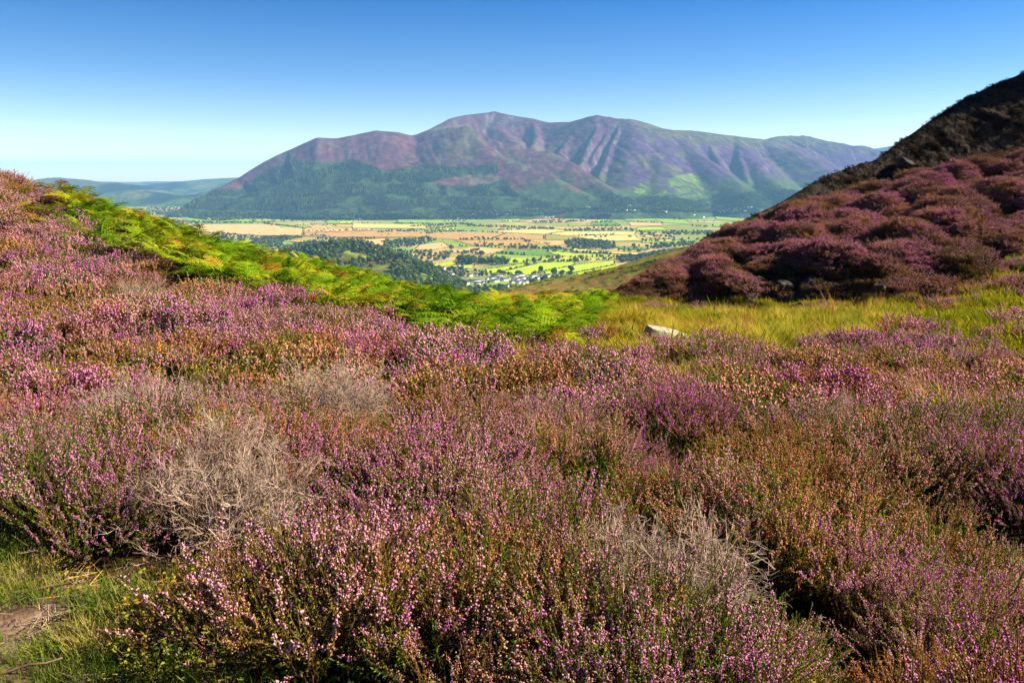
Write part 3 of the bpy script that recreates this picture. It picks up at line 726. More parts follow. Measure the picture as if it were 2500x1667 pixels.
TET = np.array([(1, 1, 1), (1, -1, -1), (-1, 1, -1), (-1, -1, 1)]) / 1.73
TETF = [(0, 1, 2), (0, 3, 1), (0, 2, 3), (1, 3, 2)]
def blobs(g, ctr, size, m, r):
    """small four-sided bells"""
    n = len(ctr)
    if n == 0: return
    q = r.normal(size=(n, 3, 3)); q, _ = np.linalg.qr(q)
    V = np.einsum('nij,kj->nki', q, TET) * np.asarray(size).reshape(-1, 1, 1) + ctr[:, None]
    F = (np.arange(n)[:, None, None] * 4 + np.array(TETF)[None]).reshape(-1, 3)
    g.add(V.reshape(-1, 3), F, m)
def leaves(g, base, dirs, L, w, m, r):
    n = len(base)
    if n == 0: return
    d = dirs / (np.linalg.norm(dirs, axis=1, keepdims=True) + 1e-9)
    s = np.cross(d, r.normal(size=(n, 3))); s /= np.linalg.norm(s, axis=1, keepdims=True) + 1e-9
    L = np.broadcast_to(L, n)[:, None]; w = np.broadcast_to(w, n)[:, None]
    V = np.stack([base - s * w * .5, base + s * w * .5, base + d * L], 1)
    g.add(V.reshape(-1, 3), np.arange(n * 3).reshape(-1, 3), m)

def heather(seed, lod, flower=0.6, tall=1.0):
    """woody stems fanning into upright shoots; needle leaves below, bells near the tips. materials: stem, leaf, flower"""
    r = np.random.default_rng(seed); g = Geo()
    nst, nsp = {0: (34, 6), 1: (26, 5), 2: (14, 5)}[lod]
    nl, nf = {0: (36, 24), 1: (12, 8), 2: (4, 4)}[lod]
    ls, fs = {0: (.010, .0038), 1: (.020, .010), 2: (.045, .023)}[lod]
    for i in range(nst):
        a = r.uniform(0, 2 * math.pi); q = math.sqrt(r.uniform(0, 1))
        base = np.array([math.cos(a), math.sin(a), 0]) * q * .13
        out = np.array([math.cos(a), math.sin(a), 0]) * q
        Ls = r.uniform(.13, .2) * tall
        mid = base + out * r.uniform(.06, .17) + np.array([0, 0, Ls]) + r.normal(0, .015, 3)
        if lod < 2: tube(g, [base, (base + mid) / 2 + r.normal(0, .012, 3), mid], .004, .0025, 0)
        else: tube(g, [base, mid], .007, .005, 0)
        for k in range(nsp):
            d = np.array([0, 0, 1.0]) + out * .55 + r.normal(0, .28, 3); d /= np.linalg.norm(d)
            L = r.uniform(.10, .21) * tall
            p0 = mid - d * 0 + r.normal(0, .02, 3) * (k > 0)
            bend = r.normal(0, .02, 3)
            f = np.linspace(0, 1, nl) + r.uniform(-.02, .02, nl)
            pos = lambda f: p0 + d * L * f[:, None] + bend * (f ** 2)[:, None]
            if lod == 0: tube(g, pos(np.array([0, .5, 1.0])), .0018, .001, 0)
            elif lod == 1: tube(g, pos(np.array([0, 1.0])), .003, .0015, 0)
            dl = d * .9 + r.normal(0, .6, (nl, 3))
            leaves(g, pos(f), dl, ls * r.uniform(.7, 1.4, nl), ls * .42, 1, r)
            if r.random() < flower:
                lo = r.uniform(.3, .6); ff = r.uniform(lo, 1.0, nf)
                c = pos(ff) + r.normal(0, .004 if lod == 0 else (.006 if lod == 1 else .014), (nf, 3))
                blobs(g, c, fs * r.uniform(.7, 1.25, nf), 2, r)
    return g

def dead_bush(seed, n0=26, R=.36, Hh=.42, twigs=9):
    """bare grey twigs, forked and crooked"""
    r = np.random.default_rng(seed); g = Geo()
    def grow(p, d, L, rad, lev):
        n = 4; pts = [p]
        for i in range(n - 1):
            d = d + r.normal(0, .22, 3) + np.array([0, 0, .06]); d /= np.linalg.norm(d)
            pts.append(pts[-1] + d * L / (n - 1))
        tube(g, pts, rad, rad * .55, 0)
        if lev >= 3: return
        for k in range({0: 6, 1: 6, 2: twigs // 2}[lev]):
            i = r.integers(1, n)
            dd = d + r.normal(0, .6, 3); dd /= np.linalg.norm(dd)
            grow(pts[i], dd, L * r.uniform(.35, .6), rad * .62, lev + 1)
    for i in range(n0):
        a = r.uniform(0, 2 * math.pi); q = math.sqrt(r.random())
        grow(np.array([math.cos(a) * q * .12, math.sin(a) * q * .12, 0]), np.array([math.cos(a) * q * R / Hh * 1.1, math.sin(a) * q * R / Hh * 1.1, 1.0]), Hh * r.uniform(.5, .8), r.uniform(.004, .007), 0)
    return g

def frond(seed):
    """one arching bracken frond with pairs of pinnae, each cut into leaflets; grows along +x from the origin"""
    r = np.random.default_rng(seed); g = Geo()
    L = .54; n = 13
    droop = r.uniform(.25, .55)
    rach = lambda f: np.array([L * f * math.cos(.5 * f), 0, .45 * L * f - droop * L * f * f])
    tube(g, [rach(f) for f in np.linspace(0, 1, 5)], .006, .002, 0)
    for i in range(n):
        f = .12 + .86 * i / (n - 1); p = rach(f)
        w = .27 * (1 - f) ** .8 * min(1, .45 + f * 2.2) + .012
        for s in (-1, 1):
            d = np.array([.45, s, .12 + r.uniform(-.15, .2)]); d /= np.linalg.norm(d)
            tip = p + d * w + np.array([0, 0, -.25 * w])
            m = max(3, int(w / .032))
            for k in range(m):
                a = p + (tip - p) * k / m; b = p + (tip - p) * (k + 1) / m
                hw = .026 * (1 - k / m) + .006
                ax = np.array([1, 0, r.uniform(-.3, .3)])
                g.add([a - ax * hw * .1, b, (a + b) / 2 + ax * hw, (a + b) / 2 - ax * hw], [(0, 1, 2), (0, 3, 1)], 0)
    return g

def tuft(seed, n, H, spread_, w, lean=.5):
    r = np.random.default_rng(seed); g = Geo()
    for i in range(n):
        a = r.uniform(0, 2 * math.pi); q = math.sqrt(r.random()) * spread_
        b = np.array([math.cos(a) * q, math.sin(a) * q, 0])
        a2 = r.uniform(0, 2 * math.pi); h = H * r.uniform(.5, 1.15); le = lean * r.uniform(.2, 1.2)
        o = np.array([math.cos(a2), math.sin(a2), 0]); s = np.array([-o[1], o[0], 0]) * w
        m = b + o * h * le * .35 + [0, 0, h * .6]; t = b + o * h * le + [0, 0, h]
        g.add([b - s, b + s, m + s * .7, m - s * .7, t], [(0, 1, 2), (0, 2, 3), (3, 2, 4)], 0)
    return g

def crown_geo(seed, H=1.0, R=.42, n=260, lobes=7, leaf=.11):
    """leafy crown of many clumps gathered on uneven lobes (unit height, trunk below)"""
    r = np.random.default_rng(seed); g = Geo()
    L = []
    for k in range(lobes):
        a = r.uniform(0, 2 * math.pi); q = R * .6 * math.sqrt(r.random())
        L.append((np.array([math.cos(a) * q, math.sin(a) * q, r.uniform(.34, .78)]), r.uniform(.16, .27)))
    L.append((np.array([0, 0, .6]), .28))
    for i in range(n):
        c, rad = L[r.integers(len(L))]
        d = r.normal(size=3); d /= np.linalg.norm(d)
        p = c + d * rad * r.uniform(.75, 1.08)
        s = leaf * r.uniform(.6, 1.3)
        nrm = d + r.normal(0, .35, 3); _, a, b = frame(nrm)
        t = r.uniform(0, 6.28); a, b = math.cos(t) * a + math.sin(t) * b, -math.sin(t) * a + math.cos(t) * b
        q = p + nrm * s * .18
        g.add([p + a * s, p + b * s * .8, p - a * s * .9, p - b * s * .75, q], [(0, 1, 4), (1, 2, 4), (2, 3, 4), (3, 0, 4)], 0)
    return g
def trunk_geo(seed):
    r = np.random.default_rng(seed); g = Geo()
    tube(g, [(0, 0, -.03), (.01, 0, .2), (0, .01, .5)], .035, .015, 0, 5)
    for k in range(4):
        a = r.uniform(0, 6.28); tube(g, [(0, 0, .22 + .06 * k), (math.cos(a) * .2, math.sin(a) * .2, .5 + .06 * k)], .014, .005, 0, 3)
    return g
def conifer_geo(seed, tiers=7):
    r = np.random.default_rng(seed); g = Geo()
    for t in range(tiers):
        f = t / tiers; z0 = .1 + .85 * f; z1 = z0 + .26 * (1 - .4 * f); R = .19 * (1 - f) ** .85 + .02; k = 9
        ring = [(math.cos(6.283 * i / k + t) * R * r.uniform(.65, 1.2), math.sin(6.283 * i / k + t) * R * r.uniform(.65, 1.2), z0 - r.uniform(0, .04)) for i in range(k)]
        g.add(ring + [(0, 0, min(z1, 1.0))], [(i, (i + 1) % k, k) for i in range(k)], 0)
    return g

VAR = [('leaf', 'fl_pink', .78, 1.0, 'pink flowering'), ('leaf_rust', 'fl_pink', .6, 1.05, 'pink and rusty'), ('leaf', 'fl_pale', .62, 1.0, 'pale pink'),
       ('leaf_rust', 'fl_rust', .55, .92, 'rust brown faded'), ('leaf', 'fl_pale', .22, .9, 'green sparsely flowered'), ('leaf', 'fl_pink', .42, 1.08, 'green and pink')]
HM = [[M['stem'], M[a], M[b]] for a, b, _, _, _ in VAR]
FAR_ = {'fl_pink': 'fl_far', 'fl_pale': 'fl_far_pale', 'fl_rust': 'fl_rust'}
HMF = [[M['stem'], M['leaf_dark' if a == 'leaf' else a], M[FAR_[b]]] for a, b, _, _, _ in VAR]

def model_coll(name, meshes):
    c = bpy.data.collections.new(name)
    for i, me in enumerate(meshes):
        c.objects.link(bpy.data.objects.new('%s_%02d' % (name, i), me))
    return c

def scatter(name, coll, pts, rot, scl, idx, kind='stuff', label=None, parent=None):
    pts = np.asarray(pts, np.float32); n = len(pts)
    me = bpy.data.meshes.new(name); me.vertices.add(n); me.vertices.foreach_set('co', pts.ravel())
    a = me.attributes.new('turn', 'FLOAT_VECTOR', 'POINT'); a.data.foreach_set('vector', np.asarray(rot, np.float32).ravel())
    scl = np.asarray(scl, np.float32)
    if scl.ndim == 1: scl = np.repeat(scl[:, None], 3, 1)
    a = me.attributes.new('size', 'FLOAT_VECTOR', 'POINT'); a.data.foreach_set('vector', scl.ravel())
    a = me.attributes.new('pick', 'INT', 'POINT'); a.data.foreach_set('value', np.asarray(idx, np.int32))
    o = link(name, me, kind=kind, label=label)
    ng = bpy.data.node_groups.new(name, 'GeometryNodeTree')
    ng.interface.new_socket('Geometry', in_out='INPUT', socket_type='NodeSocketGeometry')
    ng.interface.new_socket('Geometry', in_out='OUTPUT', socket_type='NodeSocketGeometry')
    N, L = ng.nodes, ng.links
    gi, go = N.new('NodeGroupInput'), N.new('NodeGroupOutput')
    ci = N.new('GeometryNodeCollectionInfo'); ci.inputs['Collection'].default_value = coll
    ci.inputs['Separate Children'].default_value = True; ci.inputs['Reset Children'].default_value = True
    ip = N.new('GeometryNodeInstanceOnPoints'); ip.inputs['Pick Instance'].default_value = True
    def na(nm, t):
        k = N.new('GeometryNodeInputNamedAttribute'); k.data_type = t; k.inputs['Name'].default_value = nm
        return k.outputs['Attribute']
    L.new(gi.outputs[0], ip.inputs['Points']); L.new(ci.outputs[0], ip.inputs['Instance'])
    L.new(na('pick', 'INT'), ip.inputs['Instance Index'])
    e2r = N.new('FunctionNodeEulerToRotation'); L.new(na('turn', 'FLOAT_VECTOR'), e2r.inputs[0]); L.new(e2r.outputs[0], ip.inputs['Rotation'])
    L.new(na('size', 'FLOAT_VECTOR'), ip.inputs['Scale'])
    L.new(ip.outputs[0], go.inputs[0])
    md = o.modifiers.new('scatter', 'NODES'); md.node_group = ng
    return o
def turns(n, tilt=.12):
    return np.stack([rng.normal(0, tilt, n), rng.normal(0, tilt, n), rng.uniform(0, 6.283, n)], 1)

def jitter_fill(x0, x1, y0, y1, s):
    X, Y = np.meshgrid(np.arange(x0, x1, s), np.arange(y0, y1, s), indexing='ij')
    X = X.ravel() + rng.uniform(-.5, .5, X.size) * s; Y = Y.ravel() + rng.uniform(-.5, .5, Y.size) * s
    return X, Y
def visible(x, y, z, m=140):
    u, v = proj(x, y, z)
    return (y > .3) & (u > -m) & (u < 2500 + m) & (v > -m) & (v < 1667 + m * 2.2)

# ------------------------------------------------------------------ heather
print('heather')
GG = [[heather(100 * (l + 1) + i, l, v[2], v[3]) for i, v in enumerate(VAR)] for l in range(3)]
C0, C1, C2 = [model_coll(n_, [g.mesh(n_, (HMF if l == 2 else HM)[i]) for i, g in enumerate(GG[l])]) for l, n_ in enumerate(('heather_near', 'heather_mid', 'heather_far'))]
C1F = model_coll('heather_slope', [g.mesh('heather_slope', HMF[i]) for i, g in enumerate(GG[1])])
B0, B1 = [[g.mesh('heather_bush', HM[i], [0, 1]) for i, g in enumerate(GG[l])] for l in (0, 1)]
F0, F1 = [[g.mesh('blossom', HM[i], [2]) for i, g in enumerate(GG[l])] for l in (0, 1)]
NV = len(VAR)
from mathutils.kdtree import KDTree
def clumps(pts, cen, rad):
    """nearest clump of each point: index and distance in units of its radius"""
    t = KDTree(len(cen))
    for i, c in enumerate(cen): t.insert(c, i)
    t.balance()
    idx = np.zeros(len(pts), int); q = np.zeros(len(pts))
    for i, p in enumerate(pts):
        b = min(((d / rad[k], k) for _, k, d in t.find_n(p, 4)))
        q[i], idx[i] = b
    return idx, q

DEAD = [  # u, v of the middle, distance, width, height
 (555, 1120, 3.75, .95, .56, 'tan grey dead heather bush, the broad one in the foreground left of centre'),
 (350, 885, 6.2, 1.35, .55, 'bleached dead heather with long bare curved branches on the left slope'),
 (1575, 1440, 2.75, .75, .52, 'small dead grey heather bush low in the foreground among purple heather'),
 (1450, 880, 8.6, .9, .42, 'small pale dead heather beside the golden grass'),
 (2010, 985, 6.6, 1.1, .42, 'grey dead heather bush in the pink heather on the right'),
 (330, 640, 13.5, 1.7, .6, 'straw coloured dead heather below the bracken on the left slope'),
 (800, 930, 6.0, .8, .6, 'dead heather with upright bare brown stems near the middle of the heather'),
 (2260, 930, 8.0, .9, .4, 'dead grey heather between the pink bushes at the right side'),
]
dead_xy = []
for (u, v, Yd, w, h, lab) in DEAD:
    p = P(u, v, Yd); dead_xy.append((p[0], p[1], w * .5))
DX = np.array(dead_xy)

X1, Y1 = jitter_fill(-6, 9, .6, 6.2, .2)
X2, Y2 = jitter_fill(-14, 16, 6.2, 15, .25)
X3, Y3 = jitter_fill(-26, 20, 15, 30, .29)
X = np.r_[X1, X2, X3]; Y = np.r_[Y1, Y2, Y3]
k = inpoly(X, Y, Z_HEATHER) & ~inpoly(X, Y, Z_PATH) & (np.hypot(X, Y) > 1.0)
for dx, dy, rr in DX:
    k &= np.hypot(X - dx, Y - dy) > rr * .95
# gaps where the heather is thin and the grass comes through
gap = fbm(X * .9, Y * .9, 201, 3)
k &= ~(gap > .30)
k &= ~((X < -.35) & (Y < 2.1))
for aa in np.arange(0, 6.28, .7):
    k &= ~inpoly(X + .1 * math.cos(aa), Y + .1 * math.sin(aa), Z_PATH)
X, Y = X[k], Y[k]; Z = gz(X, Y)
k = visible(X, Y, Z + .2); X, Y, Z = X[k], Y[k], Z[k]
D = np.hypot(X, Y)
cx, cy = jitter_fill(-7, 10, .4, 7, .78); cx2, cy2 = jitter_fill(-28, 22, 7, 31, 1.05)
cx, cy = np.r_[cx, cx2], np.r_[cy, cy2]
crad = np.where(cy < 7, .45, .64) * rng.uniform(.7, 1.3, len(cx))
clump, q = clumps(np.stack([X, Y, 0 * X], 1), np.stack([cx, cy, 0 * cx], 1), crad)
PB = {'low': [.07, .10, .15, .12, .28, .28], 'right': [.46, .12, .12, .02, .08, .20], 'mid': [.24, .20, .26, .07, .12, .11], 'top': [.34, .24, .24, .08, .04, .06], 'left': [.30, .30, .2, .14, .03, .03]}
def part_(x, y):
    if y < 3.6: return 'right' if x > 1.3 else 'low'
    if x < -.32 * y - 1 and y > 3.4: return 'left'
    if y < 6.2: return 'right' if x > 2.6 else 'mid'
    return 'top'
chue = np.array([rng.choice(NV, p=PB[part_(a, b)]) for a, b in zip(cx, cy)])
csz = rng.uniform(.8, 1.25, len(cx))
k = (q < 1.0) | (rng.random(len(X)) < .12)
X, Y, Z, D, clump, q = X[k], Y[k], Z[k], D[k], clump[k], q[k]
S = (csz[clump] * (1.36 - .78 * np.minimum(q, 1.1) ** 1.6) + rng.normal(0, .06, len(X))).clip(.4, 1.6) * np.where(D < 6.2, 1, np.where(D < 15, 1.08, 1.12))
rot = turns(len(X), .14)
var = np.where(rng.random(len(X)) < .72, chue[clump], rng.integers(0, NV, len(X)))
ordr = np.argsort(-(S / D))
big = ordr[:300]; rest = ordr[300:]
PLACES = [((60, 1350), 'above the grassy corner'), ((420, 1480), 'behind the bilberry plants'), ((555, 1120), 'around the broad dead bush'), ((350, 885), 'around the bleached curved branches'),
          ((800, 930), 'around the upright dead stems'), ((1575, 1475), 'around the small foreground dead bush'), ((900, 1350), 'at the bottom left of the small dead bush'), ((1150, 1150), 'in the middle of the foreground'),
          ((2010, 985), 'around the grey dead bush on the right'), ((1950, 1350), 'right of the small foreground dead bush'), ((2380, 1350), 'in the bottom right corner'), ((1500, 1050), 'left of the grey dead bush on the right'), ((100, 1050), 'at the left edge below the bleached branches')]
for i in big:
    u, v = proj(X[i], Y[i], Z[i] + .3)
    place = min(PLACES, key=lambda p_: (p_[0][0] - u) ** 2 + (p_[0][1] - v) ** 2)[1]
    lab = VAR[var[i]][4] + ' heather bush ' + place; grp = VAR[var[i]][4] + ' heather bushes ' + place
    j = int(var[i]); far = Y[i] >= 6.5
    o = link('heather_bush', (B1 if far else B0)[j], loc=(X[i], Y[i], Z[i] - .02), label=lab, cat='heather', group=grp)
    o.rotation_euler = rot[i]; o.scale = (S[i],) * 3
    link('blossom', (F1 if far else F0)[j], o)
for nm, cc, lo, hi in (('heather', C0, 0, 6.2), ('heather', C1, 6.2, 99)):
    w_ = rest[(D[rest] >= lo) & (D[rest] < hi)]
    if len(w_):
        scatter(nm, cc, np.stack([X[w_], Y[w_], Z[w_] - .02], 1), rot[w_], S[w_], var[w_])
print('near heather', len(X))
# heather on the right hillside: mounds in patches
hp = hill_pts(20000, 1.05, 3.85, fld=True)
k = visible(hp[:, 0], hp[:, 1], hp[:, 2]); hp = hp[k]; fd = hp[:, 3]; hp = hp[:, :3]
hc = hill_pts(500, 1.05, 3.85); ci_, q = clumps(hp, hc, np.ones(len(hc)))
ch = rng.choice(NV, len(hc), p=[.42, .10, .22, .04, .10, .12])
hu, hv = proj(hp[:, 0], hp[:, 1], hp[:, 2])
rk = inpoly(hu, hv, [(1740, 740), (1790, 690), (1870, 668), (1960, 680), (2060, 720), (2060, 760), (1740, 760)])
k = (fd > .05 + .04 * rng.random(len(fd))) & (~rk | (rng.random(len(hp)) < .15)); hp, fd, ci_, hu = hp[k], fd[k], ci_[k], hu[k]
sc = (.75 + 1.5 * fd + rng.normal(0, .12, len(hp))).clip(.6, 1.7) * (.5 + .5 * np.clip((hu - 1470) / 260, 0, 1))
vv = np.where(fd < .16, 4, np.where(rng.random(len(hp)) < .8, ch[ci_], rng.integers(0, NV, len(hp))))
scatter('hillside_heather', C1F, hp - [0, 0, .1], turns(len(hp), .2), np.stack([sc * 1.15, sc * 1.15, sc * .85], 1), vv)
hp = hill_pts(5200, 3.7, 7.0); k = visible(hp[:, 0], hp[:, 1], hp[:, 2]) & (fbm(hp[:, 0] * .5, hp[:, 2] * .5, 241, 3) > .0); hp = hp[k]
sc = rng.uniform(.5, 1.2, len(hp))
CDK = model_coll('shade_dark_heather', [GG[2][i].mesh('shade_dark_heather', [M['stem'], M['shade_dark_heather'], M['shade_dark_heather']]) for i in range(NV)])  # hill heather with the crag's shade put into its colour
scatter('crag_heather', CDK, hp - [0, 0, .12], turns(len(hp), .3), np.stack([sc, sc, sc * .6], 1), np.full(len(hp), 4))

# single heather mounds that stand apart
MOUND = [(870, 825, 11.0, 1.9, 'rounded heather dome in front of the bracken, dark on its left side'), (1010, 812, 12, 1.4, 'brown rounded heather mound beside the bracken edge'),
         (130, 580, 16.5, 2.0, 'dome of purple heather high on the left slope below the bracken'), (460, 770, 9.5, 1.8, 'brown heather mound with a dark hollow under it on the left slope'),
         (1130, 835, 9.6, 1.9, 'tall purple heather bush at the crest of the heather, left of the golden grass'), (1385, 850, 9.8, 1.7, 'purple heather bush at the crest right of the golden grass pocket'),
         (1400, 815, 15, 1.8, 'dark purple heather bush at the edge of the bracken'), (1480, 815, 15.5, 1.5, 'small upright purple heather bush left of the white stone'),
         (1640, 858, 12.6, 1.5, 'pink heather bush directly in front of the white stone'), (2195, 800, 16, 1.9, 'deep purple heather bush in front of the mossy grass'),
         (2260, 790, 17, 1.6, 'purple heather bush just behind another at the mossy grass edge'), (2280, 757, 24, 2.0, 'lone heather bush on the grass at the foot of the dark hillside'),
         (2480, 800, 18, 2.0, 'dark heather bush alone in the mossy grass at the right edge'), (2430, 820, 16, 1.4, 'low brown heather bush in the mossy grass at the right'),
         (2340, 838, 14.5, 1.8, 'dark purple heather bush right of the deep purple one'), (1430, 735, 31, 2.4, 'pink heather clump at the far edge of the bracken by the hillside'),
         (1220, 750, 27, 2.2, 'small pink heather clump inside the bracken'), (600, 690, 15.5, 1.9, 'pink heather dome at the lower edge of the bracken')]
for i, (u, v, Yd, s, lab) in enumerate(MOUND):
    p = P(u, v, Yd); z = float(gz(p[0], p[1]))
    o = link('heather_bush', B1[(0, 1, 0, 3)[i % 4]], loc=(p[0], p[1], z - .03), label=lab, cat='heather')
    o.scale = (s, s, s * .85); o.rotation_euler = (0, 0, i * 1.3)
    link('blossom', F1[(0, 1, 0, 3)[i % 4]], o)

# dead heather
for i, ((u, v, Yd, w, h, lab), (dx, dy, rr)) in enumerate(zip(DEAD, dead_xy)):
    near_ = Yd < 7
    me = dead_bush(400 + i, 60 if near_ else 30, w * .5, h, 10 if near_ else 6).mesh('dead_heather', [M['dead']])
    o = link('dead_heather', me, loc=(dx, dy, float(gz(dx, dy)) - .02), label=lab, cat='dead heather')

# ------------------------------------------------------------------ bracken
print('bracken')
FR = [frond(500 + i).mesh('frond', [M['bracken']]) for i in range(4)]
def plant_xf(r, k):
    """placements of the k fronds of one plant"""
    a0 = r.uniform(0, 6.28); out = []
    for i in range(k):
        out.append(((0, 0, r.uniform(.28, .5)), (r.normal(0, .2), r.uniform(-.35, .25), a0 + 6.283 * i / k + r.normal(0, .3)), r.uniform(.85, 1.2)))
    return out
def plant_mesh(seed):
    r = np.random.default_rng(seed); g = Geo(); tmp = [frond(500 + i).arr() for i in range(4)]
    for loc, e, s in plant_xf(r, 5):
        from mathutils import Euler
        R3 = np.array(Euler(e).to_matrix()); V, F, _ = tmp[r.integers(4)]
        g.add(V @ R3.T * s + loc, F, 0)
    tube(g, [(0, 0, 0), (.01, 0, .45)], .007, .005, 0)
    return g.mesh('bracken', [M['bracken']])
CB = model_coll('bracken_model', [plant_mesh(520 + i) for i in range(5)])
STK = Geo(); tube(STK, [(0, 0, 0), (.01, 0, .48)], .007, .005, 0); STK = STK.mesh('stalk', [M['bracken']])
X, Y = jitter_fill(-24, 9, 11, 40, .46)
k = inpoly(X, Y, Z_BRACKEN); X, Y = X[k], Y[k]
gap = fbm(X * .35, Y * .35, 251, 3); k = gap < .38; X, Y = X[k], Y[k]
xl, yl = jitter_fill(-20, -8, 16, 27, .9)       # sparse bracken in the heather of the upper left slope
k = inpoly(xl, yl, Z_HEATHER) & (fbm(xl * .3, yl * .3, 261, 2) > .12) & (yl > 18); X, Y = np.r_[X, xl[k]], np.r_[Y, yl[k]]
Z = gz(X, Y); k = visible(X, Y, Z + .3); X, Y, Z = X[k], Y[k], Z[k]
S = rng.uniform(.85, 1.45, len(X)); rot = turns(len(X), .16)
bu, bv = proj(X, Y, Z + .6)
k = ~((bu < 130) & (bv < 480)); X, Y, Z, S, rot, bu, bv = X[k], Y[k], Z[k], S[k], rot[k], bu[k], bv[k]
o_ = np.argsort(-(S / Y)); big, rest = o_[:240], o_[240:]
BZ = [('bracken plant in the last of the bracken beside the pale stone and golden grass', 'bracken plants by the golden grass', lambda u: u > 1330),
      ('bracken plant just behind the crest of the heather in the middle', 'bracken plants behind the heather crest', lambda u: u > 1120), ('bracken plant between the rounded heather mounds and the crest in the middle', 'bracken plants by the heather mounds', lambda u: u > 930),
      ('bracken plant above the rounded heather dome left of the middle', 'bracken plants above the heather dome', lambda u: u > 760), ('bracken plant above the pink heather of the lower left slope', 'bracken plants of the lower left slope', lambda u: u > 520),
      ('bracken plant on the left slope near the straw coloured dead heather', 'bracken plants near the straw coloured dead heather', lambda u: u > 260), ('bracken plant high at the left end of the bracken band', 'bracken plants at the left end', lambda u: True)]
r_ = np.random.default_rng(77)
for i in big:
    lab, grp, _ = next(z for z in BZ if z[2](bu[i]))
    o = link('bracken_plant', STK, loc=(X[i], Y[i], Z[i]), label=lab, cat='bracken', group=grp)
    o.rotation_euler = rot[i]; o.scale = (S[i],) * 3
    for loc, e, s in plant_xf(r_, 5):
        c = link('frond', FR[r_.integers(4)], o, loc); c.rotation_euler = e; c.scale = (s,) * 3
scatter('bracken', CB, np.stack([X[rest], Y[rest], Z[rest]], 1), rot[rest], S[rest], rng.integers(0, 5, len(rest)))
print('bracken', len(X))

# ------------------------------------------------------------------ grasses
M['green_straw'] = foliage('green_straw', [(0.1, '#6f7c1c'), (0.5, '#9a9626'), (0.9, '#bba43c')], 0.6, 9, 0.3, 0.4, 0.3)
M['seed_head'] = foliage('seed_head', [(0.1, '#a8743c'), (0.5, '#c08e50'), (0.9, '#9a6034')], 0.6, 9, 0.3, 0.3, 0.3)
CGOLD = model_coll('golden_tuft', [tuft(600, 60, .46, .14, .004, 1.0).mesh('golden_tuft', [M['straw']]), tuft(601, 50, .36, .18, .005, .9).mesh('golden_tuft', [M['green_straw']]), tuft(602, 16, .75, .16, .005, .45).mesh('golden_tuft', [M['seed_head']])])
CMOSS = model_coll('moss_tuft', [tuft(610 + i, 40, .16, .17, .007, .9).mesh('moss_tuft', [M['moss']]) for i in range(3)])
CGRS = model_coll('grass_tuft', [tuft(620 + i, 60, .085, .09, .0016, .9).mesh('grass_tuft', [M['grass']]) for i in range(3)])
def cover(name, coll, zone, box, s, smin, smax, extra=None):
    x, y = jitter_fill(*box, s)
    k = inpoly(x, y, zone) if zone is not None else np.ones(len(x), bool)
    if extra is not None: k &= extra(x, y)
    x, y = x[k], y[k]; z = gz(x, y); k = visible(x, y, z + .1); x, y, z = x[k], y[k], z[k]
    nn = fbm(x * .8, y * .8, 299, 3)
    sz_ = rng.uniform(smin, smax, len(x)) * (1 + .8 * fbm(x * 1.3, y * 1.3, 298, 2)).clip(.4, 1.7)
    pick = np.where(rng.random(len(x)) < .03, 2, np.where(nn + rng.normal(0, .15, len(x)) > .05, 1, 0)) if coll is CGOLD else rng.integers(0, 3, len(x))
    scatter(name, coll, np.stack([x, y, z - .01], 1), turns(len(x), .16), sz_, pick)
    print(name, len(x))
STONE = P(1628, 822, 15.2)
cover('golden_grass', CGOLD, Z_GOLD, (0, 17, 8.5, 34), .17, .35, .9, lambda x, y: (fbm(x * .7, y * .7, 275, 3) > -.3) & (np.hypot(x - STONE[0], (y - STONE[1]) * .5 + .5) > .75))
cover('golden_grass', CGOLD, Z_HEATHER, (0, 14, 5, 16), .3, .5, 1.0, lambda x, y: (fbm(x * .5, y * .5, 271, 2) > .2) & (y > 7 + 0 * x))
cover('mossy_grass', CMOSS, Z_MOSS, (6, 34, 12, 44), .2, .7, 2.0, lambda x, y: fbm(x * .8, y * .8, 279, 3) > -.3)
cover('mossy_grass', CMOSS, Z_GOLD, (0, 17, 9, 34), .2, .9, 2.2, lambda x, y: fbm(x * .6, y * .6, 277, 3) > .02)
cover('golden_grass', CGOLD, Z_HEATHER, (1.5, 16, 5.5, 16), .26, .45, 1.0, lambda x, y: fbm(x * .45, y * .6, 273, 3) > .1)
cover('grass', CGRS, Z_PATH, (-2.6, .3, 1.5, 4.2), .045, .6, 1.5, lambda x, y: fbm(x * 2.2, y * 2.2, 281, 3) > -.25)
x, y = jitter_fill(0, 34, 9, 44, .55)
k = (inpoly(x, y, Z_GOLD) | inpoly(x, y, Z_MOSS)) & (fbm(x * .55, y * .55, 287, 3) > .36) & (np.hypot(x - STONE[0], y - STONE[1]) > 1.6); x, y = x[k], y[k]; z = gz(x, y)
scatter('heather_patches', C1, np.stack([x, y, z - .05], 1), turns(len(x), .15), rng.uniform(.6, 1.5, len(x)), rng.choice(NV, len(x), p=[.4, .2, .2, .1, .05, .05]))
print('patches', len(x))
hp = hill_pts(2500, .9, 1.25); hp = hp[visible(hp[:, 0], hp[:, 1], hp[:, 2])]
scatter('bank_grass', CMOSS, hp, turns(len(hp), .1), rng.uniform(.8, 1.8, len(hp)), rng.integers(0, 3, len(hp)))

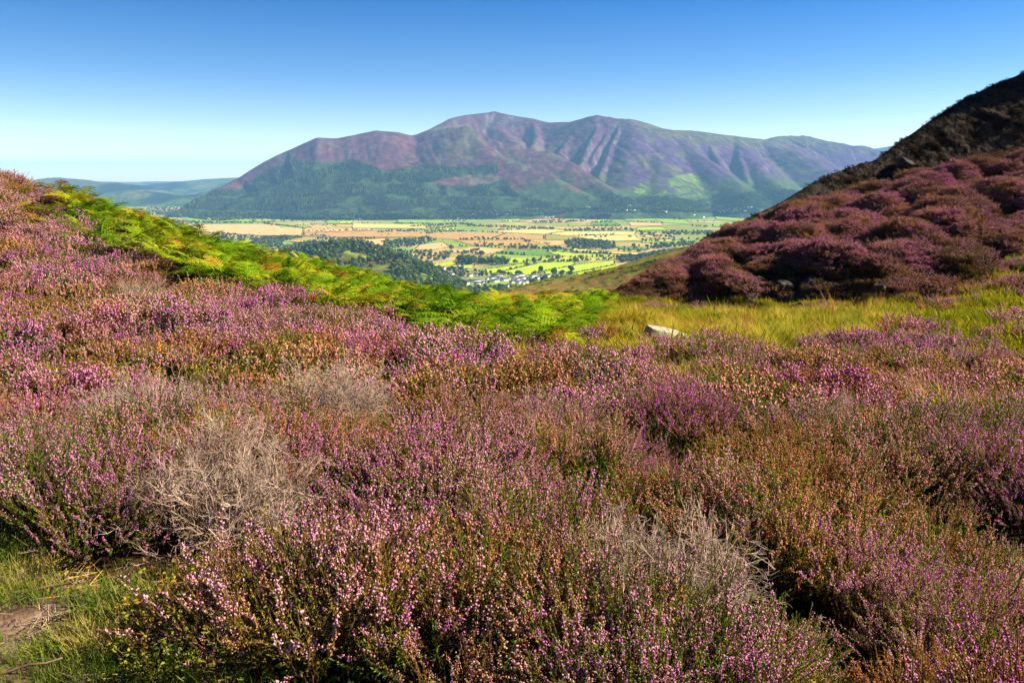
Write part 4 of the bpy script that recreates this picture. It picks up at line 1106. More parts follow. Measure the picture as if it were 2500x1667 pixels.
LIT = Geo(); r_ = np.random.default_rng(5)
for _ in range(14):
    a = r_.uniform(0, 6.28); p0 = np.array([*r_.normal(0, .05, 2), r_.uniform(.004, .015)]); d = np.array([math.cos(a), math.sin(a), r_.uniform(-.1, .25)]) * r_.uniform(.02, .09)
    tube(LIT, [p0, p0 + d], .0018, .001, 0)
CLIT = model_coll('litter_model', [LIT.mesh('litter_model', [m_]) for m_ in (M['wood'], M['dead'], M['straw'])])
cover('dry_litter', CLIT, Z_PATH, (-2.6, .3, 1.5, 4.2), .05, .6, 1.6)
ii, jj = rng.integers(0, SPUR.shape[0] - 1, 9000), rng.integers(20, SPUR.shape[1] - 1, 9000)
f_ = rng.random((9000, 1)); sp_ = SPUR[ii, jj] * (1 - f_) + SPUR[ii + 1, jj + 1] * f_
sp_ = sp_[fbm(sp_[:, 0] / 25, sp_[:, 1] / 25, 289, 3) > .22]
scatter('spur_bracken', model_coll('spur_tuft', [tuft(630 + i, 40, .2, .2, .03, 1.0).mesh('spur_tuft', [M[k_]]) for i, k_ in enumerate(('green_straw', 'moss', 'bracken'))]), sp_, turns(len(sp_), .1), rng.uniform(5, 10, len(sp_)), rng.integers(0, 3, len(sp_)))
# bare trodden soil in the corner by the camera
sxs = np.linspace(-2.7, .2, 90); sys_ = np.linspace(1.4, 4.0, 80)
X, Y = np.meshgrid(sxs, sys_, indexing='ij')
inside = inpoly(X, Y, Z_PATH)
Zs = gz(X, Y) + .012 + .02 * fbm(X * 9, Y * 9, 291, 4)
V = np.stack([X, Y, np.where(inside, Zs, Zs - .06)], -1).reshape(-1, 3)
link('path', mkmesh('path', V, grid_faces(90, 80), [M['soil']], smooth=True), kind='structure')

# ------------------------------------------------------------------ stones
def stone(seed, mat, sub=3, flat=(1, 1, .6), rough=.35, planes=None):
    import bmesh
    bm = bmesh.new(); bmesh.ops.create_icosphere(bm, subdivisions=sub, radius=1)
    r = np.random.default_rng(seed)
    pl = r.normal(size=(11, 3)); pl /= np.linalg.norm(pl, axis=1)[:, None]; dd = r.uniform(.45, .8, 11)
    if planes:
        pl = np.array([q[:3] for q in planes], float); dd = np.array([q[3] for q in planes]); pl /= np.linalg.norm(pl, axis=1)[:, None]
    for v in bm.verts:
        c = np.array(v.co)
        for n_, d_ in zip(pl, dd):                     # split faces like broken slate
            e = c @ n_ - d_
            if e > 0: c = c - n_ * e
        c = c * (1 + rough * .25 * float(fbm(c[0] * 2.2 + seed, c[1] * 2.2 + c[2] * 1.7, seed, 3)))
        v.co = c * np.array(flat)
    me = bpy.data.meshes.new('stone'); bm.to_mesh(me); bm.free(); me.materials.append(mat); return me
p = P(1628, 822, 15.2); z = float(gz(p[0], p[1]))
SL = [(0, 0, 1, .42), (.15, .1, 1, .5), (1, .1, .2, .72), (-1, .25, .1, .78), (.1, -1, .25, .6), (.75, -.7, .2, .74), (-.6, -.75, .4, .66), (0, 1, .1, .7), (.5, .1, .9, .62)]
o = link('stone', stone(8, M['pale_rock'], 4, (.56, .46, .44), .22, SL), loc=(p[0], p[1], max(z + .06, p[2] - .05)), label='pale flat topped stone lying in the golden grass', cat='stone'); o.rotation_euler = (.12, .18, .5)
for i, (u, v, Yd, s, lab) in enumerate([(1944, 757, 28.4, .5, 'low grey stone at the shaded foot of the dark hillside'), (2008, 750, 28.2, .42, 'rounded grey stone right of the low one at the foot of the hillside'),
                                    (2145, 700, 27.6, .35, 'small grey stone among heather on the bank of the hillside'), (1775, 612, 45.0, .45, 'small pale stone below the dark crag end')]):
    p = P(u, v, Yd)
    link('stone', stone(20 + i, M['rock'] if i < 3 else M['pale_rock'], 3, (s, s * .8, s * .65)), loc=tuple(p), label=lab, cat='stone').rotation_euler = (0, .1, i)
CRAGS = [(1700, 632, 43.6, (1.1, 1.0, .7), 'dark rock face at the lower end of the crag'), (1742, 604, 46.3, (1.0, .9, .5), 'dark rock block above the lower end of the crag'),
         (1975, 535, 54.0, (.9, .7, .5), 'dark rock outcrop halfway up the crag edge'), (2210, 400, 59.6, (.9, .6, .5), 'shaded rock outcrop in the dark upper hillside'),
         (1850, 690, 31.2, (.5, .35, .3), 'grey rock outcrop showing in the shaded bank of the hillside'), (1910, 705, 30.4, (.6, .35, .32), 'broad grey rock outcrop at the middle of the shaded bank'),
         (1985, 690, 30.4, (.45, .3, .28), 'grey rock outcrop at the right of the shaded bank'), (1830, 730, 30.2, (.4, .3, .25), 'low grey rock at the left foot of the shaded bank')]
for i, (u, v, Yd, s, lab) in enumerate(CRAGS):
    p = P(u, v, Yd - (1.0 if Yd > 40 else .2)); link('rock_outcrop', stone(40 + i, M['rock'], 4, s, .8), loc=tuple(p), label=lab, cat='rock').rotation_euler = (.1 * i, .15, i * .7)

# ------------------------------------------------------------------ sticks, straws and small plants in the corner
def stick(u, v, L, rad, ang, lab, cat='stick', z=.03, lift=.05):
    p = onplane(u, v, z); g = Geo(); r = np.random.default_rng(int(u + v))
    pts = [np.array([math.cos(ang) * L * f, math.sin(ang) * L * f, lift * f]) + r.normal(0, L * .025, 3) * [1, 1, .4] for f in np.linspace(-.5, .5, 6)]
    tube(g, pts, rad, rad * .6, 0, 6)
    link('stick', g.mesh('stick', [M['wood']]), loc=(p[0], p[1], float(gz(p[0], p[1])) + z), label=lab, cat=cat)
stick(40, 1462, .42, .009, .12, 'straight brown stick at the left edge on the grass')
stick(150, 1606, .2, .004, .05, 'short pale twig on the bare soil in the corner')
stick(45, 1655, .3, .006, .1, 'brown twig at the bottom left corner')
stick(335, 1625, .22, .007, 1.2, 'pale upright twig between grass and heather', lift=.16)
stick(300, 1535, .2, .006, -.1, 'thin brown twig beside the grass tuft')
def bilberry(seed):
    r = np.random.default_rng(seed); st, lv = Geo(), Geo()
    for k in range(7):
        a = r.uniform(0, 6.28); d = np.array([math.cos(a) * .5, math.sin(a) * .5, 1]); L = r.uniform(.1, .2)
        pts = [d * L * f + r.normal(0, .006, 3) for f in np.linspace(0, 1, 4)]
        tube(st, pts, .0015, .0008, 0)
        for q in range(11):
            f = r.uniform(.25, 1.0); p = d * L * f; n_ = r.normal(size=3); n_[2] = abs(n_[2]) + .6
            _, x, y = frame(n_); s = r.uniform(.007, .012)
            lv.add([p, p + x * s + y * s * .5, p + x * s * 2, p + x * s - y * s * .5], [(0, 1, 2), (0, 2, 3)], 0)
    return st.mesh('bilberry_plant', [M['stem']]), lv.mesh('leaves', [M['bilberry']])
BB = [bilberry(700 + i) for i in range(3)]
for i in range(80):
    u, v = rng.uniform(330, 740), rng.uniform(1420, 1690)
    p = onplane(u, v, .05); st, lv = BB[i % 3]
    o = link('bilberry_plant', st, loc=(p[0], p[1], float(gz(p[0], p[1]))), label='small bilberry plant with oval green leaves between the grass and the heather', cat='bilberry', group='bilberry plants at the heather edge')
    o.rotation_euler = (0, 0, rng.uniform(0, 6.28)); s = rng.uniform(.8, 1.5); o.scale = (s, s, s)
    link('leaves', lv, o)

VP = (1050, 640, 7.84)
def vp(x, y): return (VP[0] + x / VP[2], VP[1] + y / VP[2])
ONE = [(880, 385, 44, 4, 'long white terrace in the middle of the village', 1), (1670, 285, 42, 12, 'long pale terrace along the upper right of the village', 1), (1240, 385, 22, 8, 'white house right of the long terrace', 1), (1420, 360, 22, 6, 'white row house at the centre right of the village', 1),
       (620, 390, 24, -4, 'grey roofed row left of the long white terrace', 1), (380, 420, 26, 14, 'white row at the lower left of the village', 1), (760, 275, 16, 20, 'white gabled house alone above the long terrace', 1), (900, 260, 18, -6, 'grey roofed house behind the trees above the terrace', 0),
       (310, 210, 14, 15, 'white house among trees at the upper left of the village', 1), (410, 210, 12, 70, 'white gable end among trees right of the upper left house', 1), (470, 305, 18, 35, 'pale house with a steep roof at the left of the village', 1), (130, 400, 13, 10, 'white cottage at the left end of the village', 1),
       (1290, 280, 26, -8, 'dark roofed house with white gables behind the village', 1), (1960, 290, 22, 18, 'pale house with tall gables at the upper right of the village', 1), (1660, 370, 18, 30, 'white house below the pale terrace', 1), (1780, 330, 26, 8, 'low white row right of the centre', 1),
       (2080, 425, 9, 40, 'white cottage at the foot of the brown spur', 0), (2240, 395, 8, 20, 'small white cottage right of the one at the spur foot', 0), (2260, 285, 18, 10, 'grey roofed house at the right end of the village', 0), (1830, 400, 16, -20, 'white house at the lower right of the village', 1)]
SMALL = [(200, 320, 11, 20), (300, 330, 12, 60), (110, 130, 14, 10), (250, 140, 12, 30), (550, 90, 8, 10), (620, 210, 9, 30), (700, 170, 9, 10), (450, 470, 14, 0), (330, 455, 12, 20), (520, 440, 16, 8), (700, 430, 14, 10), (900, 440, 16, 0), (1020, 420, 12, 10), (1090, 340, 9, 60), (1180, 330, 16, 10), (1330, 330, 14, 0), (1510, 330, 12, 70), (1600, 340, 14, 10), (1700, 410, 14, 10), (1760, 380, 12, 60), (1880, 350, 11, 10), (1560, 410, 12, 30), (1780, 430, 10, 50), (2050, 330, 12, 5), (2140, 290, 14, 10), (230, 450, 12, 10), (420, 400, 12, 60), (80, 370, 9, 30), (1480, 480, 9, 20), (420, 250, 10, 20)]
HOUSES = [(*onplane(*vp(h_[0], h_[1]), VZ)[:2], h_[2]) for h_ in ONE + SMALL]
# ------------------------------------------------------------------ trees in the valley
print('trees')
CRM = [crown_geo(800 + i, n=230).mesh('crown', [M['crown'] if i < 3 else M['crown_light']]) for i in range(5)]
TRM = [trunk_geo(820 + i).mesh('broadleaf_tree', [M['bark']]) for i in range(2)]
CFM = [conifer_geo(840 + i).mesh('crown', [M['conifer']]) for i in range(3)]
def lowtree(i):
    g = crown_geo(860 + i, n=90, lobes=5, leaf=.15); t = trunk_geo(870 + i)
    V, F, m_ = t.arr(); g.add(V, F, 1)
    return g.mesh('low_tree', [M['crown'] if i < 3 else M['crown_light'], M['bark']])
CLOW = model_coll('tree_model', [lowtree(i) for i in range(5)])
CCON = model_coll('conifer_model', [conifer_geo(880 + i, 5).mesh('conifer', [M['conifer']]) for i in range(3)])
TREES = []    # x, y, z, height, area tag, conifer?
def on_land(p):
    """where the line of sight to a point of the valley plane first meets the foot of the mountain"""
    p = np.asarray(p, float)
    if p[1] < my_[0] - 100: return p
    u, v = proj(p[0], p[1], p[2])
    Ys = np.arange(my_[0], p[1] + 30, 10.0)
    q = np.array([P(u, v, y_) for y_ in Ys]) if len(Ys) else p[None]
    hit = np.nonzero(q[:, 2] < mountain_z(q[:, 0], q[:, 1]))[0]
    return q[hit[0]] if len(hit) and mountain_z(q[hit[0], 0], q[hit[0], 1]) > VZ else p
def addtree(x, y, h, tag, z=None, con=False):
    if z is None: x, y, z = on_land((x, y, VZ))
    TREES.append((x, y, z, h * (1.2 if h > 5 else 1), tag, con))
def wood(c, poly, s, tag, h=(10, 17), keep=1.0, nscale=0):
    pts = np.array([onplane(*px(c, p), VZ)[:2] for p in poly])
    x, y = jitter_fill(pts[:, 0].min(), pts[:, 0].max(), pts[:, 1].min(), pts[:, 1].max(), s)
    k = inpoly(x, y, pts) & (rng.random(len(x)) < keep)
    if nscale: k &= fbm(x / nscale, y / nscale, 301, 3) > -.05
    for a, b in zip(x[k], y[k]): addtree(a, b, rng.uniform(*h), tag)
def line(c, pl, s, tag, h=(8, 15), wid=6, keep=.85):
    pts = [onplane(*px(c, p), VZ)[:2] for p in pl]
    for a, b in zip(pts[:-1], pts[1:]):
        n = max(1, int(np.linalg.norm(b - a) / s))
        for i in range(n):
            if rng.random() < keep:
                q = a + (b - a) * (i + rng.uniform(-.4, .4)) / n + rng.normal(0, wid, 2); addtree(q[0], q[1], rng.uniform(*h), tag)
def one(c, p, h, tag, con=False):
    q = onplane(*px(c, p), VZ); addtree(q[0], q[1], h, tag, con=con)
# around the village
for p, h in [((1425, 690), 24), ((1510, 775), 20), ((1345, 705), 15), ((1705, 640), 22), ((1640, 660), 17), ((1895, 655), 17), ((1980, 650), 19), ((1860, 775), 20), ((1660, 815), 22), ((1745, 815), 16), ((1835, 825), 18), ((1200, 675), 15), ((1310, 668), 10), ((830, 585), 20), ((480, 520), 20), ((1225, 735), 8), ((1160, 745), 9), ((1320, 583), 9)]:
    one('6', p, h, 'field')
for p, h in [((2115, 810), 26), ((2010, 830), 17), ((2050, 830), 14), ((2080, 825), 15), ((2165, 805), 9)]: one('6', p, h, 'spruce', True)
wood('6', [(555, 640), (760, 640), (760, 690), (560, 690)], 15, 'copse', (15, 22)); wood('6', [(800, 650), (1160, 650), (1160, 695), (800, 690)], 17, 'copse', (14, 21), .7)
line('6', [(640, 745), (730, 740)], 13, 'village', (14, 20)); wood('6', [(300, 740), (640, 730), (700, 790), (600, 850), (450, 800), (320, 860)], 17, 'village', (10, 17), .6)
wood('6', [(0, 720), (220, 700), (300, 800), (260, 900), (0, 920)], 15, 'village', (13, 22), .85)
wood('6', [(480, 985), (760, 965), (1000, 950), (1400, 955), (1340, 980), (1100, 1020), (800, 1040), (500, 1010)], 13, 'belt', (9, 13), .9)
line('6', [(1080, 812), (1560, 800)], 14, 'village', (10, 16)); line('6', [(800, 830), (990, 815)], 13, 'village', (10, 15)); wood('6', [(1460, 870), (1700, 850), (1720, 890), (1480, 905)], 14, 'village', (10, 16)); line('6', [(1720, 850), (1960, 870)], 13, 'village', (9, 14))
wood('6', [(860, 885), (1120, 880), (1180, 905), (1000, 915), (870, 910)], 14, 'village', (9, 14), .7); wood('6', [(1380, 890), (1460, 880), (1450, 920), (1380, 920)], 12, 'village', (12, 18))
# hedgerow trees between the fields
line('6', [(1560, 658), (1880, 655), (2352, 628)], 13, 'hedge', (5, 10)); line('6', [(420, 590), (600, 575), (800, 520)], 14, 'hedge', (8, 14)); line('6', [(600, 480), (860, 492), (1210, 505)], 13, 'hedge', (8, 13), 8)
for _ in range(2): line('6', [(1230, 505), (1800, 520)], 14, 'hedge', (10, 18), 10)
line('6', [(1800, 540), (2352, 580)], 14, 'hedge', (8, 13)); line('6', [(750, 385), (920, 395)], 16, 'bog', (8, 14), 12); line('6', [(800, 437), (910, 440)], 14, 'bog', (6, 10)); line('6', [(1200, 402), (1300, 402)], 16, 'bog', (8, 12)); line('6', [(1330, 425), (1520, 440)], 16, 'bog', (9, 14), 12)
wood('6', [(1790, 430), (1900, 410), (2352, 440), (2352, 520), (1800, 520)], 22, 'valley', (10, 17), .7); line('6', [(1420, 215), (1700, 210), (2050, 185)], 14, 'valley', (9, 15), 12)
for _ in range(2): line('6', [(280, 245), (600, 220), (760, 250), (1400, 275), (1700, 290)], 17, 'valley', (9, 16), 22)
line('6', [(0, 300), (150, 295)], 15, 'valley'); line('6', [(150, 340), (480, 315)], 18, 'valley', (8, 12), 12); line('6', [(1820, 297), (2352, 297)], 19, 'valley', (12, 17)); line('6', [(640, 180), (1020, 165)], 18, 'valley', (10, 18), 15); line('6', [(2120, 155), (2300, 130)], 15, 'valley', (14, 24), 14)
line('6', [(400, 190), (640, 200)], 18, 'valley', (7, 11)); line('6', [(1000, 790), (1500, 668)], 16, 'hedge', (1.6, 3), 1.5); line('6', [(1540, 768), (1900, 690), (2352, 638)], 14, 'hedge', (1.6, 3), 1.5); line('6', [(1870, 788), (2352, 693)], 12, 'hedge', (1.8, 3.2), 1.5)
line('6', [(970, 570), (1330, 584)], 12, 'hedge', (2, 3.5), 2); line('6', [(0, 260), (600, 245)], 20, 'valley', (5, 9), 8)
for _ in range(25): one('6', (rng.uniform(100, 1800), rng.uniform(310, 460)), rng.uniform(3, 9), 'bog')
wood('7', [(760, 690), (1100, 640), (1380, 600), (1380, 640), (1000, 740), (760, 770)], 15, 'right', (11, 18)); wood('7', [(480, 710), (740, 690), (750, 755), (560, 760)], 16, 'right', (10, 17)); wood('7', [(0, 530), (240, 575), (430, 610), (430, 575), (200, 525)], 16, 'right', (10, 17)); line('7', [(640, 570), (880, 590)], 12, 'right', (9, 14), 10); line('7', [(480, 625), (800, 640)], 14, 'right', (9, 14))
line('7', [(0, 655), (480, 668)], 14, 'right', (8, 13), 8); line('7', [(0, 742), (470, 718)], 13, 'right', (6, 11)); wood('7', [(880, 560), (1380, 530), (1380, 570), (900, 610)], 24, 'right', (10, 16), .8)
line('7', [(740, 405), (930, 435)], 13, 'right', (9, 14), 16); wood('7', [(1000, 410), (1600, 405), (1600, 440), (1050, 450)], 26, 'right', (9, 15), .8); line('7', [(1360, 345), (1620, 355)], 15, 'right', (9, 14), 20); line('7', [(1180, 500), (1500, 505)], 15, 'right', (9, 14), 20); line('7', [(240, 255), (340, 255)], 14, 'right', (10, 15), 8); line('7', [(330, 225), (420, 235)], 9, 'right', (20, 30), 10)
line('7', [(600, 392), (700, 392)], 12, 'right', (14, 22)); line('7', [(0, 390), (600, 392)], 20, 'right', (11, 16)); line('7', [(600, 470), (730, 470)], 18, 'right', (8, 12), 15); line('7', [(230, 470), (400, 470)], 18, 'right', (8, 14), 15); line('7', [(640, 290), (490, 240)], 14, 'right', (3, 5)); line('7', [(430, 238), (900, 236)], 15, 'right', (3, 5)); line('7', [(820, 190), (1290, 260)], 18, 'right', (3, 6)); line('7', [(1150, 270), (1280, 265)], 12, 'right', (10, 16), 12); line('7', [(1620, 222), (1900, 245)], 16, 'right', (8, 13), 16); line('7', [(1360, 290), (1640, 290)], 18, 'right', (8, 13), 22)
for _ in range(18): one('7', (rng.uniform(0, 1150), rng.uniform(400, 500)), rng.uniform(3, 8), 'right')
# left part of the valley
wood('2', [(420, 1170), (820, 1205), (800, 1240), (600, 1250), (520, 1230)], 24, 'left', (8, 13), .6); wood('2', [(820, 1230), (1060, 1205), (1260, 1215), (1080, 1245), (1050, 1305), (830, 1312), (760, 1290)], 19, 'left', (9, 15), .85); wood('2', [(1040, 1310), (1260, 1260), (1540, 1255), (1440, 1350), (1200, 1400), (1020, 1370)], 19, 'left', (9, 15), .85)
wood('2', [(1300, 1220), (1980, 1215), (1650, 1245), (1400, 1240)], 24, 'left', (7, 12), .55); wood('5', [(1550, 425), (2100, 380), (2200, 415), (1900, 490), (1600, 510)], 21, 'left', (9, 14), .8); wood('5', [(1500, 315), (1690, 305), (1690, 320), (1520, 325)], 24, 'left', (9, 12)); wood('5', [(1730, 305), (1900, 300), (1900, 315), (1740, 318)], 24, 'left', (9, 12))
wood('5', [(1650, 530), (2200, 540), (2150, 640), (1900, 640), (1750, 600)], 19, 'left', (7, 12), .55); wood('5', [(2200, 560), (2352, 540), (2352, 640), (2150, 650)], 18, 'left', (8, 14), .5); wood('5', [(950, 430), (1500, 470), (1550, 520), (1300, 480), (1050, 450)], 19, 'left', (8, 13), .7)
line('5', [(0, 215), (300, 205)], 16, 'left', (8, 12), 18); line('5', [(330, 250), (800, 235), (1100, 245)], 18, 'left', (6, 11), 25); line('5', [(750, 300), (1000, 285)], 16, 'left', (6, 10), 25); line('5', [(1100, 215), (1700, 215)], 18, 'left', (6, 11), 25); line('5', [(1250, 295), (1450, 295)], 20, 'left', (7, 11), 8); line('5', [(1700, 215), (2352, 240)], 16, 'left', (7, 13), 25); line('5', [(0, 190), (600, 190)], 20, 'left', (9, 14), 25); line('5', [(600, 195), (1300, 190)], 22, 'left', (8, 13), 20)
for _ in range(35): one('5', (rng.uniform(0, 2300), rng.uniform(240, 480)), rng.uniform(3, 9), 'left')
# blue woods and hedges towards the far left
wood('2', [(-150, 950), (60, 940), (420, 1000), (140, 1030), (-150, 1010)], 60, 'left', (12, 18), .8); wood('2', [(-250, 860), (180, 850), (200, 900), (-250, 910)], 110, 'left', (14, 22), .6); wood('2', [(-100, 1062), (560, 1080), (900, 1085), (400, 1092), (0, 1090)], 26, 'left', (9, 15), .6)
# hedges and hedge trees along the field edges
for c, kind, poly in FIELDS:
    for a, b2 in zip(poly, poly[1:] + poly[:1]):
        if rng.random() < .8: line(c, [a, b2], 8, 'hedge', (2.5, 5), 1.5, .85)
        wa, wb = onplane(*px(c, a), VZ), onplane(*px(c, b2), VZ)
        if abs(wa[0] - wb[0]) < .6 * abs(wa[1] - wb[1]): continue
        if rng.random() < .4: line(c, [a, b2], 12, 'hedge', (7, 13), 5, .8)
wood('2', [(-100, 995), (600, 990), (1300, 1010), (2352, 1015), (2352, 1048), (1900, 1062), (1300, 1048), (900, 1030), (500, 1072), (100, 1030)], 20, 'left', (12, 20), .85, 130)
wood('6', [(0, 110), (700, 95), (1300, 80), (1900, 40), (1900, 75), (1500, 130), (900, 130), (400, 165), (0, 160)], 22, 'valley', (12, 20), .8, 110)
wood('7', [(250, 130), (1300, 120), (1560, 160), (1560, 190), (1200, 165), (700, 160), (300, 165)], 22, 'right', (10, 18), .7, 90)
# knoll
kxr, kyr = jitter_fill(-800, 150, 1650, 2500, 10.5)
kz = knoll_z(kxr, kyr); ku, kv = proj(kxr, kyr, kz)
open_ = inpoly(ku, kv, [(790, 640), (850, 612), (960, 650), (940, 680), (860, 665), (800, 660)])
dens = np.where(open_, .12, .72) * np.where(fbm(kxr / 60, kyr / 60, 311, 3) > -.25, 1, .35)
k = (kz > -298) & (rng.random(len(kz)) < dens)
for a, b, c in zip(kxr[k], kyr[k], kz[k]): addtree(a, b, rng.uniform(8, 16), 'knoll', c - .5)
T = [t for t in TREES if t[4] not in ('village', 'belt', 'hedge') or not any(abs(t[0] - hx) < hl * .5 + 5 and -14 < hy - t[1] < 75 for hx, hy, hl in HOUSES) or rng.random() < .05]
tx = np.array([t[0] for t in T]); ty = np.array([t[1] for t in T]); tz = np.array([t[2] for t in T]); th = np.array([t[3] for t in T])
tc = np.array([t[5] for t in T])
kn = knoll_z(tx, ty); inb = (tx > kx[0]) & (tx < kx[-1]) & (ty > ky[0]) & (ty < ky[-1]); tz = np.where(inb & (kn > VZ), kn - .5, tz)
tu, tv = proj(tx, ty, tz + th * .8)
CREST = np.array([(0, 413), (73, 440), (136, 467), (199, 489), (272, 508), (327, 523), (408, 546), (463, 560), (544, 584), (626, 606), (664, 613), (691, 625), (791, 636), (844, 657), (929, 679), (1046, 696), (1157, 708), (1232, 712), (1308, 698), (1400, 684), (1464, 671), (1549, 650), (1613, 627), (1685, 604), (1740, 576), (1800, 548), (1893, 500)])
seen = (tv < np.interp(tu, CREST[:, 0], CREST[:, 1]) + 3) & (tu > -30) & (tu < 2000)
sizepx = th / ty * np.where(seen, 1, .0) * np.where(inb & (kn > VZ), .92, 1.0)
o_ = np.argsort(-sizepx); big, rest = o_[:300], o_[300:]; rest = rest[seen[rest]]
LAB = {'field': ('single round broadleaf tree standing in the bright green fields', 'lone trees in the green fields'), 'spruce': ('dark pointed spruce beside the village edge below the fell', 'spruces at the right of the village'),
       'copse': ('dark tree in the copse between the lime green fields above the village', 'trees of the copse above the village'), 'village': ('broadleaf tree between the white houses of the village', 'trees in the village'),
       'belt': ('tree in the dark belt below the white village', 'trees below the village'), 'hedge': ('tree in a hedgerow between the green fields', 'hedgerow trees'), 'bog': ('small tree on the tan bog beyond the fields', 'trees on the bog'),
       'valley': ('tree in the wooded lines across the middle of the valley', 'trees across the valley'), 'right': ('tree in the woods at the right of the valley', 'trees at the right of the valley'), 'left': ('tree in the scrub woods at the left of the valley', 'trees at the left of the valley'),
       'knoll': ('tree on the wooded knoll in the valley', 'trees on the wooded knoll')}
for i in big:
    tag = T[i][4]; h = th[i]; lab, grp = LAB[tag]
    con = T[i][5]
    o = link('spruce_tree' if con else 'broadleaf_tree', TRM[i % 2], loc=(tx[i], ty[i], tz[i]), label=lab, cat='tree', group=grp)
    w = h * rng.uniform(.85, 1.25) if not con else h
    o.scale = (w, w, h); o.rotation_euler = (0, 0, rng.uniform(0, 6.28))
    link('crown', CFM[i % 3] if con else CRM[rng.integers(0, 5)], o)
scl = np.stack([th[rest] * rng.uniform(.85, 1.3, len(rest))] * 2 + [th[rest]], 1)
scatter('valley_woodland', CLOW, np.stack([tx[rest], ty[rest], tz[rest]], 1), np.stack([0 * rest, 0 * rest, rng.uniform(0, 6.28, len(rest))], 1), scl, rng.integers(0, 5, len(rest)))
print('trees', len(T), len(rest))
# conifer forest on the mountain foot
x, y = jitter_fill(-3300, 600, 5950, 7300, 13.0)
z = mountain_z(x, y); fu_, fv_ = proj(x, y, z)
k = inpoly(fu_, fv_, FOREST) & (z > -302) & (fbm(x / 130, y / 130, 321, 3) > -.24)
x, y, z = x[k], y[k], z[k]
rd = (np.abs((z + 40 * fbm(x / 350, y / 350, 101, 5, .6)) % 95 - 45) < 8) & (fbm(x / 120, y / 120, 111, 4, .6) > -.15)
x, y, z = x[~rd], y[~rd], z[~rd]
h = rng.uniform(13, 25, len(x)) * (1 + .9 * fbm(x / 150, y / 150, 331, 2)).clip(.5, 1.5)
scatter('conifer_forest', CCON, np.stack([x, y, z - .5], 1), np.stack([0 * x, 0 * x, rng.uniform(0, 6.28, len(x))], 1), np.stack([h * 1.1, h * 1.1, h], 1), rng.integers(0, 3, len(x)))
print('conifers', len(x))
x, y = jitter_fill(600, 3600, 5950, 7600, 17.0)
z = mountain_z(x, y); fu_, fv_ = proj(x, y, z)
k = ((inpoly(fu_, fv_, FOREST_B) & (fbm(x / 110, y / 110, 341, 3) > -.15)) | (inpoly(fu_, fv_, [(1280, 462), (1400, 455), (1480, 500), (1300, 510)]) & (fbm(x / 60, y / 60, 351, 2) > .33))) & (z > -305)
x, y, z = x[k], y[k], np.maximum(z[k], VZ)
h = rng.uniform(9, 16, len(x))
scatter('foot_woodland', CLOW, np.stack([x, y, z - .5], 1), np.stack([0 * x, 0 * x, rng.uniform(0, 6.28, len(x))], 1), np.stack([h * 1.2, h * 1.2, h], 1), rng.integers(0, 5, len(x)))
print('foot', len(x))

# ------------------------------------------------------------------ houses
def house_meshes(L, Wd, He, Hr):
    g = Geo(); l, w = L / 2, Wd / 2
    V = [(-l, -w, -1), (l, -w, -1), (l, w, -1), (-l, w, -1), (-l, -w, He), (l, -w, He), (l, w, He), (-l, w, He), (-l, 0, He + Hr), (l, 0, He + Hr)]
    g.add(V, [(0, 1, 5), (0, 5, 4), (1, 2, 6), (1, 6, 5), (2, 3, 7), (2, 7, 6), (3, 0, 4), (3, 4, 7), (4, 8, 7), (5, 6, 9)], 0)
    wall = g
    g = Geo(); e, t, o_ = .45, .25, .02
    for s in (-1, 1):
        a = [(-l - e, s * (w + e), He - e * Hr / w + o_), (l + e, s * (w + e), He - e * Hr / w + o_), (l + e, 0, He + Hr + o_), (-l - e, 0, He + Hr + o_)]
        b = [(p[0], p[1], p[2] + t) for p in a]
        g.add(a + b, [(4, 5, 6), (4, 6, 7), (0, 2, 1), (0, 3, 2), (0, 1, 5), (0, 5, 4), (1, 2, 6), (1, 6, 5), (3, 0, 4), (3, 4, 7)], 0)
    return wall, g
CH = Geo(); CH.add([(-.5, -.4, 0), (.5, -.4, 0), (.5, .4, 0), (-.5, .4, 0), (-.5, -.4, 2), (.5, -.4, 2), (.5, .4, 2), (-.5, .4, 2)], [(0, 1, 5), (0, 5, 4), (1, 2, 6), (1, 6, 5), (2, 3, 7), (2, 7, 6), (3, 0, 4), (3, 4, 7), (4, 5, 6), (4, 6, 7)], 0)
CHM = {k: CH.mesh('chimney', [M[k]]) for k in ('white_wall', 'grey_wall')}
WI = Geo(); WI.add([(-.55, 0, -.7), (.55, 0, -.7), (.55, 0, .7), (-.55, 0, .7), (-.55, .12, -.7), (.55, .12, -.7), (.55, .12, .7), (-.55, .12, .7)], [(0, 1, 2), (0, 2, 3), (0, 4, 5), (0, 5, 1), (3, 2, 6), (3, 6, 7), (0, 3, 7), (0, 7, 4), (1, 5, 6), (1, 6, 2)], 0)
WIM = WI.mesh('window', [M['window']])
HCACHE = {}
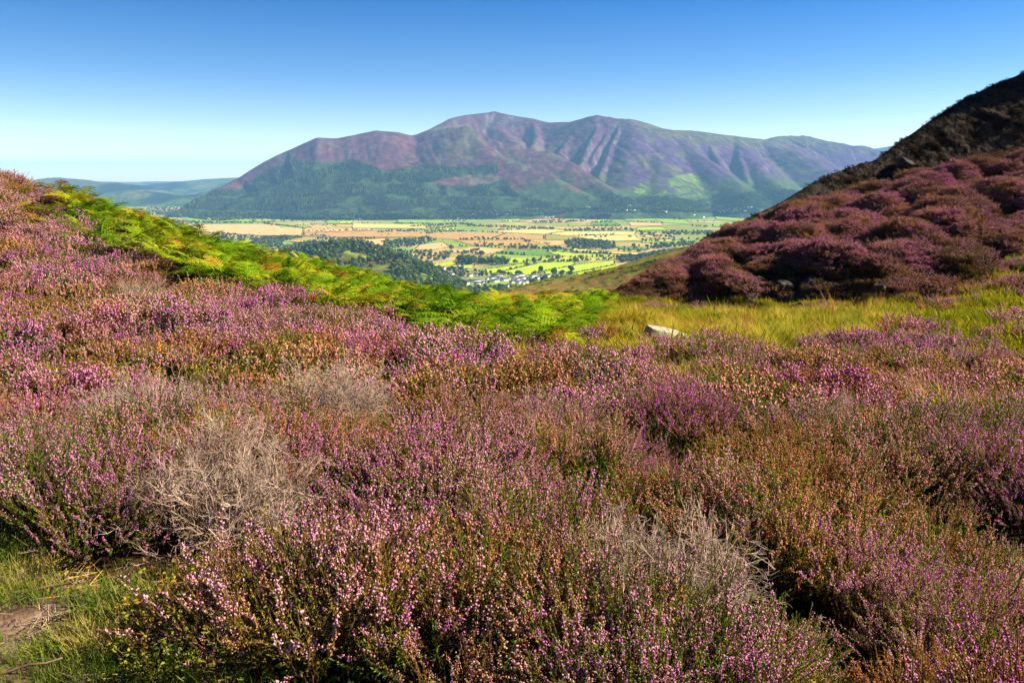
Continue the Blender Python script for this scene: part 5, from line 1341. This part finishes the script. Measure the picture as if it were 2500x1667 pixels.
def house(u, v, L, ang, label, group=None, Wd=9.0, He=6.3, wall='white_wall', wins=0, z=None, Yd=None):
    p = onplane(u, v, VZ) if z is None else np.array([*P(u, v, Yd)[:2], z])
    L *= 1.15
    p = on_land(p)
    key = (round(L), Wd, He, wall)
    if key not in HCACHE:
        a, b = house_meshes(round(L), Wd, He, Wd * .42); HCACHE[key] = (a.mesh('wall', [M[wall]]), b.mesh('roof', [M['slate']]))
    a, b = HCACHE[key]; L = round(L)
    o = bpy.data.objects.new('house', None); COL.objects.link(o); o.location = p; o.rotation_euler = (0, 0, math.radians(ang + 20)); o['label'] = label; o['category'] = 'house'
    if group: o['group'] = group
    link('wall', a, o); r = link('roof', b, o)
    for k in range(max(1, int(L / 14))):
        link('chimney', CHM[wall], r, (-L / 2 + .8 + k * 12, 0, He + Wd * .42 - .5))
    n = int(L / 4)
    for k in range(wins and n):
        for q in range(2):
            link('window', WIM, o, (-L / 2 + 2 + k * (L - 4) / max(1, n - 1), -Wd / 2 - .06, 1.4 + q * 2.6))
for x, y, L, a, lab, w in ONE: house(*vp(x, y), L, a, lab, wins=w)
for x, y, L, a in SMALL:
    house(*vp(x, y), L, a, 'small white house between the trees of the village', 'small houses in the village', Wd=8.5)
for x, y, L in [(30, 720, 13), (70, 735, 12), (110, 755, 12), (60, 755, 10)]: house(*px('6', (x, y)), L, rng.uniform(0, 60), 'white house among the trees left of the village', 'houses left of the village', He=6)
def rowof(c, pts, lab, grp, wall='white_wall'):
    for x, y, L in pts: house(*px(c, (x, y)), L, rng.uniform(-15, 25), lab, grp, wall=wall)
rowof('6', [(470, 165, 22), (510, 160, 18), (560, 160, 20), (600, 150, 22)], 'white house by the woods at the foot of the mountain', 'houses at the forest foot')
rowof('6', [(740, 118, 26), (780, 112, 20), (1020, 118, 30), (1070, 112, 26), (1120, 115, 26), (1155, 118, 22), (1280, 100, 24), (1345, 100, 34), (1560, 150, 24), (1600, 148, 26), (1650, 145, 26), (1600, 100, 20), (1640, 75, 22), (1895, 50, 30), (2040, 35, 26), (2070, 35, 24)], 'pale house in the hamlet along the mountain foot', 'houses along the mountain foot')
rowof('7', [(440, 155, 24), (490, 158, 26), (540, 140, 20), (600, 160, 26), (640, 110, 26), (660, 165, 26), (700, 160, 20), (800, 140, 24), (850, 135, 26), (880, 150, 22), (1040, 170, 26), (1060, 180, 20)], 'pale house in the village between trees below the bare fell', 'houses below the fell')
rowof('7', [(1680, 175, 26), (1720, 168, 24), (1745, 178, 26), (1775, 160, 24), (1800, 150, 22), (1840, 178, 30), (1865, 172, 26), (1880, 145, 24), (1900, 140, 20), (1930, 155, 22), (1970, 170, 20), (2010, 130, 24), (2040, 128, 22), (1700, 185, 24), (1860, 155, 20), (1490, 240, 30), (1380, 215, 20)], 'white house of the distant village beside the dark hillside', 'houses of the distant village')
rowof('2', [(1740, 1052, 30), (1770, 1050, 26), (1720, 1055, 20), (600, 1022, 24), (460, 1020, 16)], 'white farmhouse at the edge of the conifer forest', 'farmhouses at the forest edge')

# ------------------------------------------------------------------ haze
m, N, L, out = newmat('haze')
pv = N.new('ShaderNodeVolumePrincipled')
pv.inputs['Color'].default_value = (0.26, 0.56, 1.0, 1)
pv.inputs['Density'].default_value = 4.0e-5
pv.inputs['Anisotropy'].default_value = 0.0
L.new(pv.outputs[0], out.inputs['Volume'])
x0, x1, y0, y1, z0, z1 = -27000, 27000, -7000, 43000, -331.5, 800
V = [(x0, y0, z0), (x1, y0, z0), (x1, y1, z0), (x0, y1, z0), (x0, y0, z1), (x1, y0, z1), (x1, y1, z1), (x0, y1, z1)]
F = [(0, 3, 2, 1), (4, 5, 6, 7), (0, 1, 5, 4), (1, 2, 6, 5), (2, 3, 7, 6), (3, 0, 4, 7)]
link('haze', mkmesh('haze', V, F, [m]), kind='stuff')
print('done')
